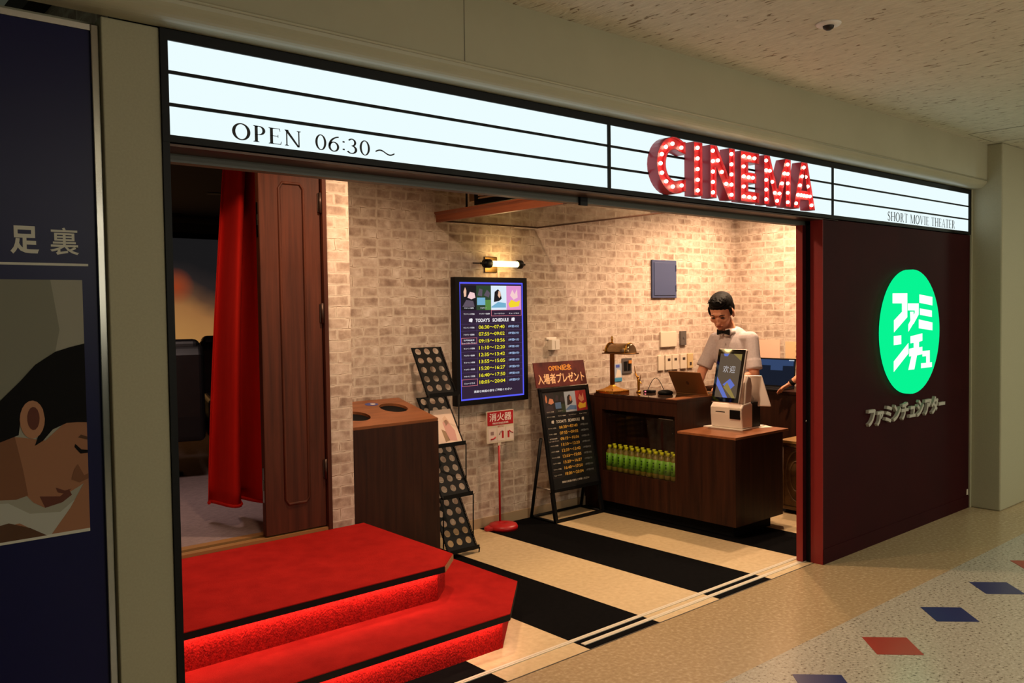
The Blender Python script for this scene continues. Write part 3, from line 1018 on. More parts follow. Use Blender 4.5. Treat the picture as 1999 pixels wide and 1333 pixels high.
blob = ramp(nt, vd.outputs['Value'], ((0.02, (255, 255, 255)), (0.21, (0, 0, 0))))
nt.links.new(mixc(nt, blob, base, (150, 62, 32)), em.inputs[0])
em.inputs[1].default_value = 0.85
t = thing('movie_screen', 'cinema screen showing a dark sky over a glowing orange scene', 'screen', (2.4, 6.5, 0.9))
MB().box(-1.8, 1.9, 0.0, 0.03, 0.0, 1.6).build('screen_surface', m, t)
mb = MB()
mb.box(-1.9, 2.0, -0.01, 0.04, 1.6, 1.66).box(-1.9, 2.0, -0.01, 0.04, -0.08, 0.0)
mb.build('screen_border', BLACKM, t)
MB().tube([(0.32, -0.004, 0.22), (0.36, -0.004, 0.32), (0.385, -0.004, 0.45), (0.375, -0.004, 0.62), (0.345, -0.004, 0.68)], [0.03, 0.026, 0.018, 0.012, 0.004], 8).build('pale_wisp', emis('film_pale', (196, 170, 140), 0.8), t)


def recliner(x, y, rz, lab):
    t = thing('cinema_seat', lab, 'seat', (x, y, TF), rz, 'seats in the screening room')
    w = 0.33
    # seen from behind: the back is towards -Y
    mb = MB()
    mb.prism([(-0.16, 0.30), (0.02, 0.30), (0.0, 0.98), (-0.05, 1.06), (-0.13, 1.06), (-0.19, 0.98), (-0.2, 0.5)], 'X', -w, w)
    mb.build('backrest', LEATHER, t, 0.05, 4)
    mb = MB().box(-w + 0.02, w - 0.02, -0.14, 0.02, 0.86, 1.10)
    mb.build('headrest', LEATHER, t, 0.055, 4)
    MB().box(-w, w, 0.0, 0.55, 0.30, 0.48).build('seat', LEATHER, t, 0.04, 3)
    for s in (-1, 1):
        MB().box(s * 0.42 - 0.06, s * 0.42 + 0.06, -0.12, 0.52, 0.30, 0.62).build('armrest', LEATHER, t, 0.03, 3)
    MB().lathe([(0.0, 0.0), (0.17, 0.0), (0.17, 0.02), (0.05, 0.04), (0.045, 0.3), (0.0, 0.3)], (0, 0.15, 0), 20).build('pedestal', BLACK, t)


recliner(1.30, 4.05, -0.30, 'black leather cinema seat seen from behind, nearer the door')
recliner(2.24, 4.75, -0.30, 'black leather cinema seat half hidden by the red curtain')
for (x, y), lab in (((2.02, 4.6), 'recessed ceiling light in the screening room nearer the red curtain'), ((2.30, 6.35), 'small recessed ceiling light farther back in the screening room')):
    t = thing('downlight', lab, 'ceiling light', (x, y, 2.74), 0, 'screening room downlights')
    MB().lathe([(0.06, 0.0), (0.075, 0.0), (0.075, -0.006), (0.06, -0.008)], n=24).build('trim_ring', BLACK, t)
    MB().lathe([(0.0, -0.002), (0.06, -0.002), (0.06, -0.004), (0.0, -0.004)], n=24).build('lens', emis('downlight_glow', (255, 226, 190), 1.5), t)
# curtain
t = thing('curtain', 'red velvet curtain hanging in folds inside the screening room doorway', 'curtain', (1.2, 2.28, TF))
mb = MB()
nx, nzr = 90, 24
vs = []
for j in range(nzr + 1):
    zz = 0.12 + (2.30 - 0.12) * j / nzr
    q = j / nzr
    wl = -0.185 + 0.145 * q ** 1.2
    wr = 0.24
    for i in range(nx + 1):
        u_ = i / nx
        amp = 0.125 * (1 - 0.3 * q)
        x = wl + (wr - wl) * u_ + 0.012 * math.sin(5 * u_ * PI + 1)
        y = amp * math.sin(u_ * 2 * PI * 2.3 + 0.9 + 0.25 * math.sin(q * 3)) + 0.012 * math.sin(u_ * 31)
        vs.append((x, y, zz))
fs = [(j * (nx + 1) + i, j * (nx + 1) + i + 1, (j + 1) * (nx + 1) + i + 1, (j + 1) * (nx + 1) + i) for j in range(nzr) for i in range(nx)]
mb.add(vs, fs, 0, True)
o = mb.build('drape', CURTAIN, t, recalc=False)
so = o.modifiers.new('s', 'SOLIDIFY')
so.thickness = 0.006
vs2 = [(x, y - 0.002 + (0.004 if 0 else 0), z) for x, y, z in vs[:3 * (nx + 1)]]
mb = MB().tube([(x, y, 0.125) for x, y, z in vs[:nx + 1:2]], 0.011, 6)
mb.build('hem', CURTAIN, t)
MB().tube([(-0.6, 0, 2.33), (0.27, 0, 2.33)], 0.012, 10).build('curtain_rod', BLACK, t)

# ================================================================== LOBBY OBJECTS
# litter bin with a sloping lid
t = thing('litter_bin', 'tall dark wood litter bin with two round holes in its sloping top', 'bin', (1.715, 1.805, 0))
bw, bd, h0, h1 = 0.652, 0.475, 0.963, 1.068
MB().prism([(0, 0), (bd, 0), (bd, h1 - 0.02), (0, h0 - 0.02)], 'X', 0, bw).build('cabinet', WALNUT, t)
sl = math.atan2(h1 - h0, bd)
Ls = bd / math.cos(sl)
lid = [[(0, 0), (bw, 0), (bw, Ls), (0, Ls)], circ(0.485, 0.29, 0.098, 32), circ(0.135, 0.20, 0.098, 32)]
slab(MB(), lid, lambda a, b, d: (a, b * math.cos(sl) - d * math.sin(sl) * -1, h0 + b * math.sin(sl) - d * math.cos(sl)), 0.02).build('lid', WALNUT_TOP, t)
for ax, bx in ((0.485, 0.29), (0.135, 0.20)):
    mb = MB()
    c0 = Vector((ax, bx * math.cos(sl), h0 + bx * math.sin(sl)))
    n_ = Vector((0, -math.sin(sl), math.cos(sl)))
    mb.add([c0 - n_ * 0.0185 + Vector((0.1 * math.cos(k * PI / 16), 0.1 * math.sin(k * PI / 16) * math.cos(sl), 0.1 * math.sin(k * PI / 16) * math.sin(sl))) for k in range(32)], [list(range(32))])
    mb.build('hole_lining', BLACKM, t)  # flat black disc standing in for the shade inside the hole
c0 = Vector((0.375, 0.395 * math.cos(sl), h0 + 0.395 * math.sin(sl)))
mb = MB()
mb.add([c0 + Vector((0.05 * math.cos(k * PI / 12), 0.032 * math.sin(k * PI / 12), 0.032 * math.sin(k * PI / 12) * math.tan(sl) + 0.0012)) for k in range(24)], [list(range(24))], 0)
mb.add([c0 + Vector((0.01 + 0.02 * math.cos(k * PI / 8), 0.013 * math.sin(k * PI / 8), 0.013 * math.sin(k * PI / 8) * math.tan(sl) + 0.002)) for k in range(16)], [list(range(16))], 1)
mb.build('sticker', [mat('sticker_blue', (70, 80, 150), 0.4), PAPER], t)
t_bin = t

# ---------------------------------------------------------------- leaflet rack
t = thing('leaflet_rack', 'tall black perforated leaflet rack in four leaning tiers beside the bin', 'rack', (2.425, 0, 0))
RW = 0.25
tiers = [((1.80, 0.035), (1.995, 0.37)), ((1.863, 0.40), (2.06, 0.73)), ((1.936, 0.745), (2.14, 1.07)), ((2.01, 1.088), (2.195, 1.42))]
METB = mat('black_powdercoat', (8, 8, 8), 0.55, spec=0.2)
for (ya, za), (yb, zb) in tiers:
    Lp_ = math.hypot(yb - ya, zb - za)
    dy, dz = (yb - ya) / Lp_, (zb - za) / Lp_
    fn = lambda a, b, d, ya=ya, za=za, dy=dy, dz=dz: (a, ya + b * dy + d * dz, za + b * dz - d * dy)
    holes = [circ(0.048 + 0.077 * i, 0.06 + 0.072 * j, 0.025, 14) for i in range(3) for j in range(5) if 0.06 + 0.072 * j < Lp_ - 0.02]
    slab(MB(), [[(0, 0), (RW, 0), (RW, Lp_), (0, Lp_)]] + holes, fn, 0.003).build('perforated_panel', METB, t)
    for x in (0.0, RW):
        mb = MB()
        # spiral edge binding
        path = [(x + 0.006 * math.cos(k * PI / 2), ya + dy * Lp_ * k / 140 - 0.004, za + dz * Lp_ * k / 140 + 0.006 * math.sin(k * PI / 2)) for k in range(141)]
        mb.tube(path, 0.0028, 5)
        mb.build('spiral_edge', METB, t)
    mb = MB().box(0, RW, ya - 0.03, ya + 0.008, za - 0.006, za).box(0, RW, ya - 0.032, ya - 0.029, za - 0.006, za + 0.022)
    mb.build('ledge', METB, t)
    mb = MB()
    for x in (-0.004, RW + 0.004):
        mb.tube([(x, ya - 0.028, za), (x, ya - 0.02, max(0.0, za - 0.34) if za > 0.2 else 0.0)], 0.0045, 6)
    mb.build('strut', METB, t)
(ya, za), (yb, zb) = tiers[2]
Lp_ = math.hypot(yb - ya, zb - za)
dy, dz = (yb - ya) / Lp_, (zb - za) / Lp_
fl = lambda a, b, d=0.0: (2.425 + a, ya - 0.008 + b * dy - d * dz, za + 0.004 + b * dz + d * dy)
mb = MB()
mb.add([fl(0.012, 0.0), fl(0.238, 0.0), fl(0.238, 0.27), fl(0.012, 0.27)] + [fl(0.012, 0.0, 0.004), fl(0.238, 0.0, 0.004), fl(0.238, 0.27, 0.004), fl(0.012, 0.27, 0.004)], [(0, 1, 2, 3), (4, 5, 6, 7), (0, 1, 5, 4), (1, 2, 6, 5), (2, 3, 7, 6), (3, 0, 4, 7)], 0)
for pts, mi in (([(0.13, 0.03), (0.2, 0.02), (0.21, 0.10), (0.17, 0.19), (0.13, 0.17)], 1), ([(0.10, 0.02), (0.14, 0.03), (0.13, 0.10), (0.10, 0.12)], 2), ([(0.15, 0.14), (0.19, 0.17), (0.17, 0.22), (0.14, 0.2)], 3)):
    mb.add([fl(a, b, 0.0045) for a, b in pts], [list(range(len(pts)))], mi)
tag(mb.build('leaflet', [mat('leaflet_paper', (226, 196, 176), 0.5), mat('leaflet_pink', (206, 150, 140), 0.5), mat('leaflet_brown', (150, 116, 84), 0.5), mat('leaflet_tan', (214, 176, 150), 0.5)]),
    'pale pink film leaflet standing in the black perforated rack', 'leaflet')

# ---------------------------------------------------------------- fire extinguisher sign on a stand
t = thing('extinguisher_sign', 'red and white fire extinguisher sign on a thin red post with round base', 'sign stand', (3.215, 2.15, 0))
MB().lathe([(0.0, 0.0), (0.112, 0.0), (0.115, 0.02), (0.105, 0.038), (0.06, 0.045), (0.022, 0.046), (0.018, 0.040), (0.0, 0.040)], n=36).build('base', RED_PAINT, t, 0.0)
MB().prism([(-0.10, -0.02), (-0.155, 0.015), (-0.15, 0.05), (-0.07, 0.09)], 'Z', 0.0, 0.03).build('base_spout', RED_PAINT, t, 0.008)
MB().tube([(0.02, 0.06, 0.03), (0.02, 0.06, 0.65)], 0.0085, 12).build('post', RED_PAINT, t)
MB().box(-0.105, 0.165, 0.05, 0.06, 0.66, 0.905).box(0.005, 0.035, 0.052, 0.066, 0.635, 0.665).build('sign_plate', OFFW, t)
mb = MB().box(-0.100, 0.160, 0.0485, 0.05, 0.795, 0.900, 0)
text(mb, '消火器', (0.03, 0.0478, 0.826), (1, 0, 0), (0, 0, 1), w=0.225, h=0.064, m=1, bold=0.02, align='C')
text(mb, 'FIRE EXTINGUISHER', (0.03, 0.0478, 0.803), (1, 0, 0), (0, 0, 1), w=0.16, h=0.014, m=1, bold=0.02, align='C')
text(mb, '使用方法', (0.03, 0.0494, 0.776), (1, 0, 0), (0, 0, 1), h=0.014, m=0, align='C')
for i in range(3):
    x = -0.09 + i * 0.088
    mb.box(x, x + 0.078, 0.0488, 0.05, 0.672, 0.772, 2)
    cx = x + 0.04
    if i == 0:
        mb.tube([(cx - 0.02, 0.048, 0.69), (cx + 0.005, 0.048, 0.692), (cx + 0.028, 0.048, 0.705)], 0.006, 6, 0)
        mb.box(cx - 0.02, cx + 0.01, 0.0478, 0.049, 0.722, 0.748, 3)
    elif i == 1:
        mb.box(cx + 0.004, cx + 0.022, 0.0478, 0.049, 0.69, 0.745, 0)
        mb.tube([(cx + 0.01, 0.048, 0.75), (cx - 0.012, 0.048, 0.74), (cx - 0.022, 0.048, 0.72)], 0.004, 6, 3)
    else:
        mb.box(cx - 0.026, cx - 0.008, 0.0478, 0.049, 0.69, 0.742, 0)
        mb.tube([(cx - 0.01, 0.048, 0.745), (cx + 0.01, 0.048, 0.73), (cx + 0.03, 0.048, 0.722)], 0.004, 6, 0)
mb.build('sign_print', [mat('sign_red', (176, 20, 32), 0.5), mat('sign_white_ink', (236, 220, 214), 0.6), mat('sign_panel', (226, 206, 196), 0.6), mat('sign_grey', (150, 120, 116), 0.6)], t)


# ---------------------------------------------------------------- schedule layout shared by the screen and the easel poster
ROWS = ['06:30～07:40', '07:55～09:02', '09:15～10:56', '11:10～12:20', '12:35～13:42', '13:55～15:05', '15:20～16:27', '16:40～17:50', '18:05～20:04']
NAMES = ['サスペンス短編', 'アカデミー短編集', '世界映画祭|ショートセレクション', 'サスペンス短編', 'アカデミー短編集', 'サスペンス短編', 'アカデミー短編集', 'サスペンス短編', 'ミュージカル']
DUR = ['1時間10分', '1時間07分', '1時間41分', '1時間10分', '1時間07分', '1時間10分', '1時間07分', '1時間10分', '1時間59分']


def schedule(fn, u, v, w, h, boxes, bold=0.01):
    """fn(a,b,level) maps the sheet's own 0..w / 0..h to 3-D; materials: 0 ground 1 white 2 yellow 3 blue-white 4 pink line 5.. picture colours"""
    mb = MB()

    def q(a0, a1, b0, b1, m, lv):
        mb.add([fn(a0 * w, b0 * h, lv), fn(a1 * w, b0 * h, lv), fn(a1 * w, b1 * h, lv), fn(a0 * w, b1 * h, lv)], [(0, 1, 2, 3)], m)

    def poly(pts, m, lv):
        mb.add([fn(a * w, b * h, lv) for a, b in pts], [list(range(len(pts)))], m)

    def tx(s, a, b, m, hh, ww=None, al='C', bo=bold):
        text(mb, s, fn(a * w, b * h, 3), u, v, w=ww * w if ww else None, h=hh * h, m=m, bold=bo, align=al)
    q(0, 1, 0, 1, 0, 0)
    # four film pictures
    q(0.01, 0.25, 0.77, 0.985, 5, 1)
    poly([(0.05, 0.93), (0.075, 0.97), (0.095, 0.94), (0.09, 0.89), (0.06, 0.885)], 6, 2)
    poly([(0.11, 0.88), (0.15, 0.93), (0.22, 0.92), (0.235, 0.88), (0.17, 0.865)], 7, 2)
    poly([(0.03, 0.80), (0.09, 0.86), (0.2, 0.85), (0.22, 0.80)], 8, 2)
    q(0.25, 0.48, 0.77, 0.985, 9, 1)
    poly([(0.27, 0.90), (0.30, 0.96), (0.35, 0.95), (0.34, 0.89)], 8, 2)
    poly([(0.37, 0.90), (0.42, 0.95), (0.47, 0.92), (0.45, 0.88)], 8, 2)
    q(0.26, 0.39, 0.815, 0.88, 10, 2)
    q(0.39, 0.48, 0.77, 0.86, 11, 2)
    q(0.485, 0.74, 0.77, 0.985, 12, 1)
    poly([(0.53, 0.84), (0.545, 0.93), (0.60, 0.955), (0.64, 0.93), (0.66, 0.87), (0.62, 0.85)], 5, 2)
    poly([(0.595, 0.90), (0.61, 0.94), (0.64, 0.93), (0.645, 0.895), (0.62, 0.875)], 6, 2.4)
    poly([(0.49, 0.80), (0.6, 0.84), (0.73, 0.83), (0.73, 0.79), (0.49, 0.79)], 10, 2.2)
    q(0.74, 0.99, 0.77, 0.985, 13, 1)
    poly([(0.80, 0.90), (0.84, 0.95), (0.88, 0.91), (0.92, 0.96), (0.93, 0.88), (0.86, 0.86)], 7, 2)
    poly([(0.77, 0.82), (0.82, 0.86), (0.9, 0.84), (0.97, 0.855), (0.95, 0.80), (0.80, 0.79)], 14, 2.2)
    tx('サスペンス劇場', 0.13, 0.782, 1, 0.014)
    tx('アカデミー', 0.36, 0.782, 1, 0.014)
    tx('短編映画', 0.61, 0.777, 1, 0.012)
    for i, s in enumerate(('サスペンス短編', 'アカデミー短編集', 'ショートセレクション', 'ミュージカル')):
        tx(s, 0.13 + 0.245 * i, 0.731, 1, 0.013, 0.17)
    tx("TODAY'S   SCHEDULE", 0.5, 0.665, 1, 0.032, 0.54, bo=0.03)
    for a in (0.155, 0.845):
        poly([(a - 0.03, 0.672), (a + 0.022, 0.665), (a + 0.03, 0.69), (a + 0.02, 0.70), (a - 0.022, 0.696)], 1, 2)
    for i in range(9):
        b = 0.605 - i * 0.0605
        tx(ROWS[i], 0.49, b, 2, 0.031, 0.42, bo=0.012)
        for k, s in enumerate(NAMES[i].split('|')):
            tx(s, 0.125, b + 0.006 + (0.012 if '|' in NAMES[i] else 0) * (1 - 2 * k), 1, 0.014, 0.17 if k == 0 else 0.22)
        tx(DUR[i], 0.855, b + 0.004, 3, 0.022, 0.18)
        q(0.0, 1.0, b + 0.045, b + 0.0465, 15, 1)
    q(0.25, 0.253, 0.1, 0.65, 15, 1)
    q(0.735, 0.738, 0.1, 0.65, 15, 1)
    tx('素敵な映画の旅をご堪能ください', 0.5, 0.045, 1, 0.022, 0.62)
    if boxes:
        for a0, a1, b0, b1 in ((0.485, 0.99, 0.715, 0.77), (0.005, 0.25, 0.476, 0.53), (0.005, 0.25, 0.11, 0.17)):
            for e in ((a0, a1, b0, b0 + 0.003), (a0, a1, b1 - 0.003, b1), (a0, a0 + 0.006, b0, b1), (a1 - 0.006, a1, b0, b1)):
                q(*e, 4, 2)
    return mb


# wall screen
t = thing('schedule_screen', "tall black-framed wall screen showing today's film schedule", 'screen', (2.850, D2 - 0.06, 0.965))
mb = MB()
SW, SH = 0.712, 0.965
bz = 0.038
mb.box(0, bz, 0, 0.058, 0, SH).box(SW - bz, SW, 0, 0.058, 0, SH).box(bz, SW - bz, 0, 0.058, 0, bz).box(bz, SW - bz, 0, 0.058, SH - bz, SH)
mb.box(bz, SW - bz, 0.012, 0.058, bz, SH - bz)
mb.build('bezel', BLACK, t)
sw_, sh_ = SW - 2 * bz, SH - 2 * bz
MB().box(bz, SW - bz, 0.008, 0.012, bz, SH - bz).build('backlight_border', emis('screen_blue', (92, 96, 255), 0.95), t)
scr = [emis('scr_%d' % i, c, s) for i, (c, s) in enumerate([((58, 42, 62), 0.8), ((240, 236, 240), 1), ((248, 236, 40), 1), ((176, 206, 246), 0.95), ((232, 130, 140), 0.9), ((36, 32, 34), 0.9), ((238, 190, 160), 1), ((246, 206, 206), 1), ((96, 84, 96), 1), ((54, 74, 50), 0.9), ((120, 176, 206), 1), ((92, 138, 66), 1), ((222, 236, 248), 1), ((226, 150, 206), 1), ((244, 214, 50), 1), ((104, 84, 132), 0.8)])]
in_ = 0.012
mb = schedule(lambda a, b, lv: (bz + in_ + a, 0.0075 - 0.0004 * lv, bz + in_ + b), (1, 0, 0), (0, 0, 1), sw_ - 2 * in_, sh_ - 2 * in_, True)
mb.build('schedule_display', scr, t)

# easel poster stand
t = thing('poster_easel', 'black A-frame stand with a dark schedule poster beside the counter', 'poster stand', (3.606, 0, 0))
ea, ez = 1.985, 0.0
eb, ezb = 2.167, 1.045
L = math.hypot(eb - ea, ezb)
dy, dz = (eb - ea) / L, ezb / L
ef = lambda a, b, d=0.0: (a, ea + b * dy - d * dz, b * dz + d * dy)
EW = 0.558


def bar(mb, a0, a1, b0, b1, d0, d1, m=0):
    vs = [ef(a, b, d) for a in (a0, a1) for b in (b0, b1) for d in (d0, d1)]
    return mb.add(vs, [(0, 1, 3, 2), (4, 6, 7, 5), (0, 4, 5, 1), (2, 3, 7, 6), (0, 2, 6, 4), (1, 5, 7, 3)], m)


bar(MB(), 0, EW, 0.235, L, 0.0, 0.012).build('board', BLACKM, t)
mb = MB()
bar(mb, 0, 0.03, 0.235, L, 0.012, 0.02)
bar(mb, EW - 0.03, EW, 0.235, L, 0.012, 0.02)
bar(mb, 0, EW, 0.235, 0.262, 0.012, 0.02)
bar(mb, 0, EW, L - 0.03, L, 0.012, 0.02)
mb.build('snap_frame', BLACK, t, 0.003)
for x in (0.0, EW - 0.03):
    bar(MB(), x, x + 0.03, 0.0, 0.24, -0.01, 0.014).build('front_leg', BLACK, t)
for x in (-0.02, EW - 0.01):
    MB().tube([(x, 2.235, 0.012), (x, 2.11, 0.66)], 0.013, 8).build('rear_leg', BLACK, t)
MB().tube([(-0.01, 2.235, 0.014), (EW, 2.235, 0.014)], 0.012, 8).build('rear_bar', BLACK, t)
MB().box(0.0, EW, 1.972, 1.998, 0.0, 0.022).build('front_bar', BLACK, t)
for x in (0.0, EW - 0.01):
    MB().tube([(x, 1.99, 0.012), (x, 2.23, 0.012)], 0.010, 8).build('side_bar', BLACK, t)
    MB().tube([(x, 2.03, 0.26), (x, 2.195, 0.26)], 0.006, 6).build('stay', ALU, t)
po = [mat('poster_%d' % i, c, 0.45) for i, c in enumerate([(24, 23, 24), (200, 190, 176), (214, 166, 70), (120, 122, 124), (70, 52, 50), (44, 38, 40), (190, 120, 86), (196, 130, 100), (56, 46, 52), (34, 36, 34), (84, 110, 150), (50, 60, 44), (150, 160, 176), (150, 40, 40), (206, 160, 44), (44, 42, 44)])]
mb = schedule(lambda a, b, lv: ef(0.03 + a, 0.262 + b, 0.013 + 0.0004 * lv), (1, 0, 0), (0, dy, dz), EW - 0.06, L - 0.262 - 0.03, True)
mb.build('schedule_poster', po, t)
hb = lambda a, b, d=0.0: (a - 0.01, eb - 0.004 + b * 0.2 - d, ezb + 0.008 + b * 0.97)
mb = MB()
bw_, bh_ = 0.575, 0.205
mb.add([hb(0, 0), hb(bw_, 0), hb(bw_, bh_), hb(0, bh_), hb(0, 0, -0.008), hb(bw_, 0, -0.008), hb(bw_, bh_, -0.008), hb(0, bh_, -0.008)], [(0, 1, 2, 3), (4, 5, 6, 7), (0, 1, 5, 4), (1, 2, 6, 5), (2, 3, 7, 6), (3, 0, 4, 7)], 0)
vdir = Vector((0, 0.2, 0.97)).normalized()
text(mb, 'OPEN記念', hb(bw_ * 0.5, 0.13, 0.001), (1, 0, 0), vdir, h=0.05, w=0.26, m=1, bold=0.02, align='C')
text(mb, '入場者プレゼント', hb(bw_ * 0.5, 0.025, 0.001), (1, 0, 0), vdir, h=0.085, w=0.53, m=2, bold=0.025, align='C')
mb.build('header_board', [noise_col('header_red', (54, 14, 17), (108, 42, 38), (7, 7, 7), 0.45), mat('header_orange', (236, 158, 62), 0.5), mat('header_cream', (244, 196, 150), 0.5)], t)

# ---------------------------------------------------------------- suspended panel near the ceiling
t = thing('hanging_panel', 'clear hanging panel with a brown molded beam on its left side, above the screen', 'panel', (0, 0, 2.331))
prof = [(2.70, -0.006), (2.735, -0.006), (2.735, 0.066), (2.685, 0.066), (2.685, 0.056), (2.692, 0.050), (2.700, 0.040)]
MB().prism(prof, 'Y', 0.93, 2.25).build('beam', BEAMWOOD, t)
mb = MB().box(3.695, 3.705, 0.92, 2.25, 0.0, 0.012).box(2.735, 3.705, 0.92, 0.93, 0.0, 0.012).box(2.735, 3.705, 2.24, 2.25, 0.0, 0.012)
mb.build('edge_rail', mat('rail_brown', (64, 40, 30), 0.5), t)
for x, y in ((2.712, 1.9), (2.712, 1.1)):
    MB().tube([(x, y, 0.066), (x, y, 0.569)], 0.008, 8).build('hanger', BLACK, t)
gm = bpy.data.materials.new('clear_acrylic')
gm.use_nodes = True
g_ = gm.node_tree
g_.nodes.remove(g_.nodes['Principled BSDF'])
tr = g_.nodes.new('ShaderNodeBsdfTransparent')
tr.inputs[0].default_value = (0.86, 0.86, 0.8, 1)
gl = g_.nodes.new('ShaderNodeBsdfGlossy')
gl.inputs['Roughness'].default_value = 0.02
fr = g_.nodes.new('ShaderNodeFresnel')
fr.inputs[0].default_value = 1.3
mx = g_.nodes.new('ShaderNodeMixShader')
fm = N(g_, 'ShaderNodeMath', _operation='MULTIPLY')
g_.links.new(fr.outputs[0], fm.inputs[0])
fm.inputs[1].default_value = 0.35
g_.links.new(fm.outputs[0], mx.inputs[0])
g_.links.new(tr.outputs[0], mx.inputs[1])
g_.links.new(gl.outputs[0], mx.inputs[2])
g_.links.new(mx.outputs[0], g_.nodes['Material Output'].inputs[0])
MB().box(2.735, 3.70, 0.93, 2.24, 0.004, 0.007).build('clear_sheet', gm, t)
# air conditioner grille above it
t = thing('air_grille', 'dark metal air grille on a ceiling unit above the brown beam', 'vent', (2.86, 2.0, 2.435))
GL_ = 1.0
mb = MB()
mb.box(0, 0.02, -GL_, 0, 0.0, 0.035).box(0, 0.02, -GL_, 0, 0.215, 0.25).box(0, 0.02, -0.035, 0, 0.035, 0.215).box(0, 0.02, -GL_, -GL_ + 0.035, 0.035, 0.215)
mb.build('grille_frame', BLACK, t)
mb = MB()
for k in range(9):
    mb.box(0.006, 0.012, -GL_ + 0.035, -0.035, 0.04 + k * 0.02, 0.051 + k * 0.02)
for y in (-0.25, -0.48, -0.71):
    mb.box(0.003, 0.014, y, y + 0.014, 0.035, 0.215)
mb.build('louvre', mat('louvre_tan', (214, 180, 144), 0.5), t)
MB().box(0.02, 0.5, -GL_, 0.0, 0.0, 0.464).box(0.05, 0.4, 0.0, 0.12, 0.04, 0.464).build('housing', mat('housing_beige', (150, 122, 96), 0.6), t)

# ---------------------------------------------------------------- wall sconce
t = thing('wall_sconce', 'black and brass wall lamp with a glowing tube above the screen', 'lamp', (3.30, D2, 2.035))
MB().box(-0.125, 0.0, -0.012, 0.0, -0.065, 0.055).build('back_plate', mat('aged_brass', (120, 92, 52), 0.35, metal=0.9), t, 0.003)
for x0, x1 in ((-0.215, -0.115), (0.155, 0.235)):
    MB().lathe([(0.0, x0), (0.008, x0), (0.008, x0 + 0.03), (0.03, x0 + 0.035), (0.034, x0 + 0.05), (0.034, x1 - 0.01), (0.03, x1), (0.0, x1)] if x0 < 0 else
               [(0.0, x0), (0.03, x0), (0.034, x0 + 0.01), (0.034, x0 + 0.04), (0.008, x0 + 0.05), (0.008, x1), (0.0, x1)], (0, -0.07, 0), 20, axis='X').build('end_cap', BLACK, t)
MB().tube([(-0.29, -0.07, 0), (-0.2, -0.07, 0)], 0.004, 8).build('finial_rod', BLACK, t)
MB().tube([(-0.06, -0.07, 0), (-0.06, -0.01, 0)], 0.008, 8).build('bracket', BLACK, t)
MB().lathe([(0.0, -0.115), (0.022, -0.115), (0.022, 0.157), (0.0, 0.157)], (0, -0.07, 0), 20, axis='X').build('glowing_tube', emis('tube_glow', (255, 214, 140), 7.0), t)
light('sconce_light', 'POINT', (3.30, D2 - 0.14, 2.035), 2.2, (1.0, 0.66, 0.26), shadow_soft_size=0.04)

# ---------------------------------------------------------------- things on the back wall
tag(MB().box(5.152, 5.505, D2 - 0.02, D2, 1.772, 2.122).box(5.175, 5.482, D2 - 0.026, D2 - 0.02, 1.795, 2.10).box(5.487, 5.495, D2 - 0.03, D2 - 0.02, 1.83, 1.89).box(5.487, 5.495, D2 - 0.03, D2 - 0.02, 2.02, 2.08).build('access_panel', mat('panel_blue', (62, 74, 112), 0.5), None, 0.003),
    'flat blue-grey metal access panel high on the brick wall', 'panel')
tag(MB().box(5.269, 5.502, D2 - 0.02, D2, 1.312, 1.455).build('wall_box', OFFW, None, 0.004), 'blank square ivory box on the brick wall above the switches', 'box')
tag(MB().box(5.566, 5.651, D2 - 0.02, D2, 1.32, 1.455).box(5.60, 5.62, D2 - 0.024, D2 - 0.02, 1.38, 1.40).build('wall_plate', GREYP, None, 0.003), 'narrow grey metal plate beside the blank ivory box', 'plate')
DARKW = mat('switch_window', (60, 46, 42), 0.3)
for i, (a, b, lab) in enumerate(((5.237, 5.320, 'plain ivory blank switch plate, first of the row behind the laptop'), (5.341, 5.431, 'ivory thermostat with small window, second of the row behind the laptop'), (5.440, 5.531, 'ivory thermostat with small window, third of the row behind the laptop'), (5.566, 5.660, 'ivory thermostat with small window, fourth of the row behind the laptop'), (5.676, 5.76, 'ivory switch plate with low dark button, nearest the man'))):
    t = thing('wall_switch', lab, 'switch', (a, D2, 1.095), 0, 'wall controls behind the counter')
    MB().box(0, b - a, -0.016, 0, 0, 0.14).build('cover', OFFW if i != 4 else mat('ivory_yellow', (206, 178, 130), 0.5), t, 0.003)
    if 0 < i < 4:
        MB().box(0.03, 0.068, -0.0175, -0.016, 0.085, 0.108).build('window', DARKW, t)
    elif i == 4:
        MB().box(0.028, 0.056, -0.019, -0.016, 0.03, 0.06).build('button', DARKW, t)
t = thing('door_chime', 'small white chime box on the bricks right of the screen', 'chime', (3.815, D2, 1.345))
MB().box(0.0, 0.115, -0.012, 0, 0.085, 0.105).box(0.025, 0.115, -0.05, 0, 0, 0.085).build('body', WHITE, t, 0.004)
MB().box(0.06, 0.066, -0.051, -0.05, 0.01, 0.075).build('seam', mat('seam_beige', (176, 160, 140), 0.5), t)  # thin seam line in a darker beige than the body
t = thing('outlet_plate', 'dark metal double outlet plate on the bricks behind the brass lamp', 'outlet', (4.74, D2, 1.095))
MB().box(0, 0.13, -0.01, 0, 0, 0.138).build('plate', GREYP, t, 0.003)
for x in (0.02, 0.07):
    MB().box(x, x + 0.04, -0.013, -0.01, 0.025, 0.11).build('socket', BLACK, t)
MB().box(0.078, 0.118, -0.02, -0.013, 0.09, 0.118).build('tag', mat('tag_orange', (200, 130, 60), 0.5), t)
mb = MB().box(4.628, 4.742, D2 - 0.004, D2, 1.03, 1.19, 0).box(4.66, 4.71, D2 - 0.005, D2 - 0.004, 1.155, 1.18, 1).box(4.628, 4.742, D2 - 0.005, D2 - 0.004, 1.03, 1.062, 2)
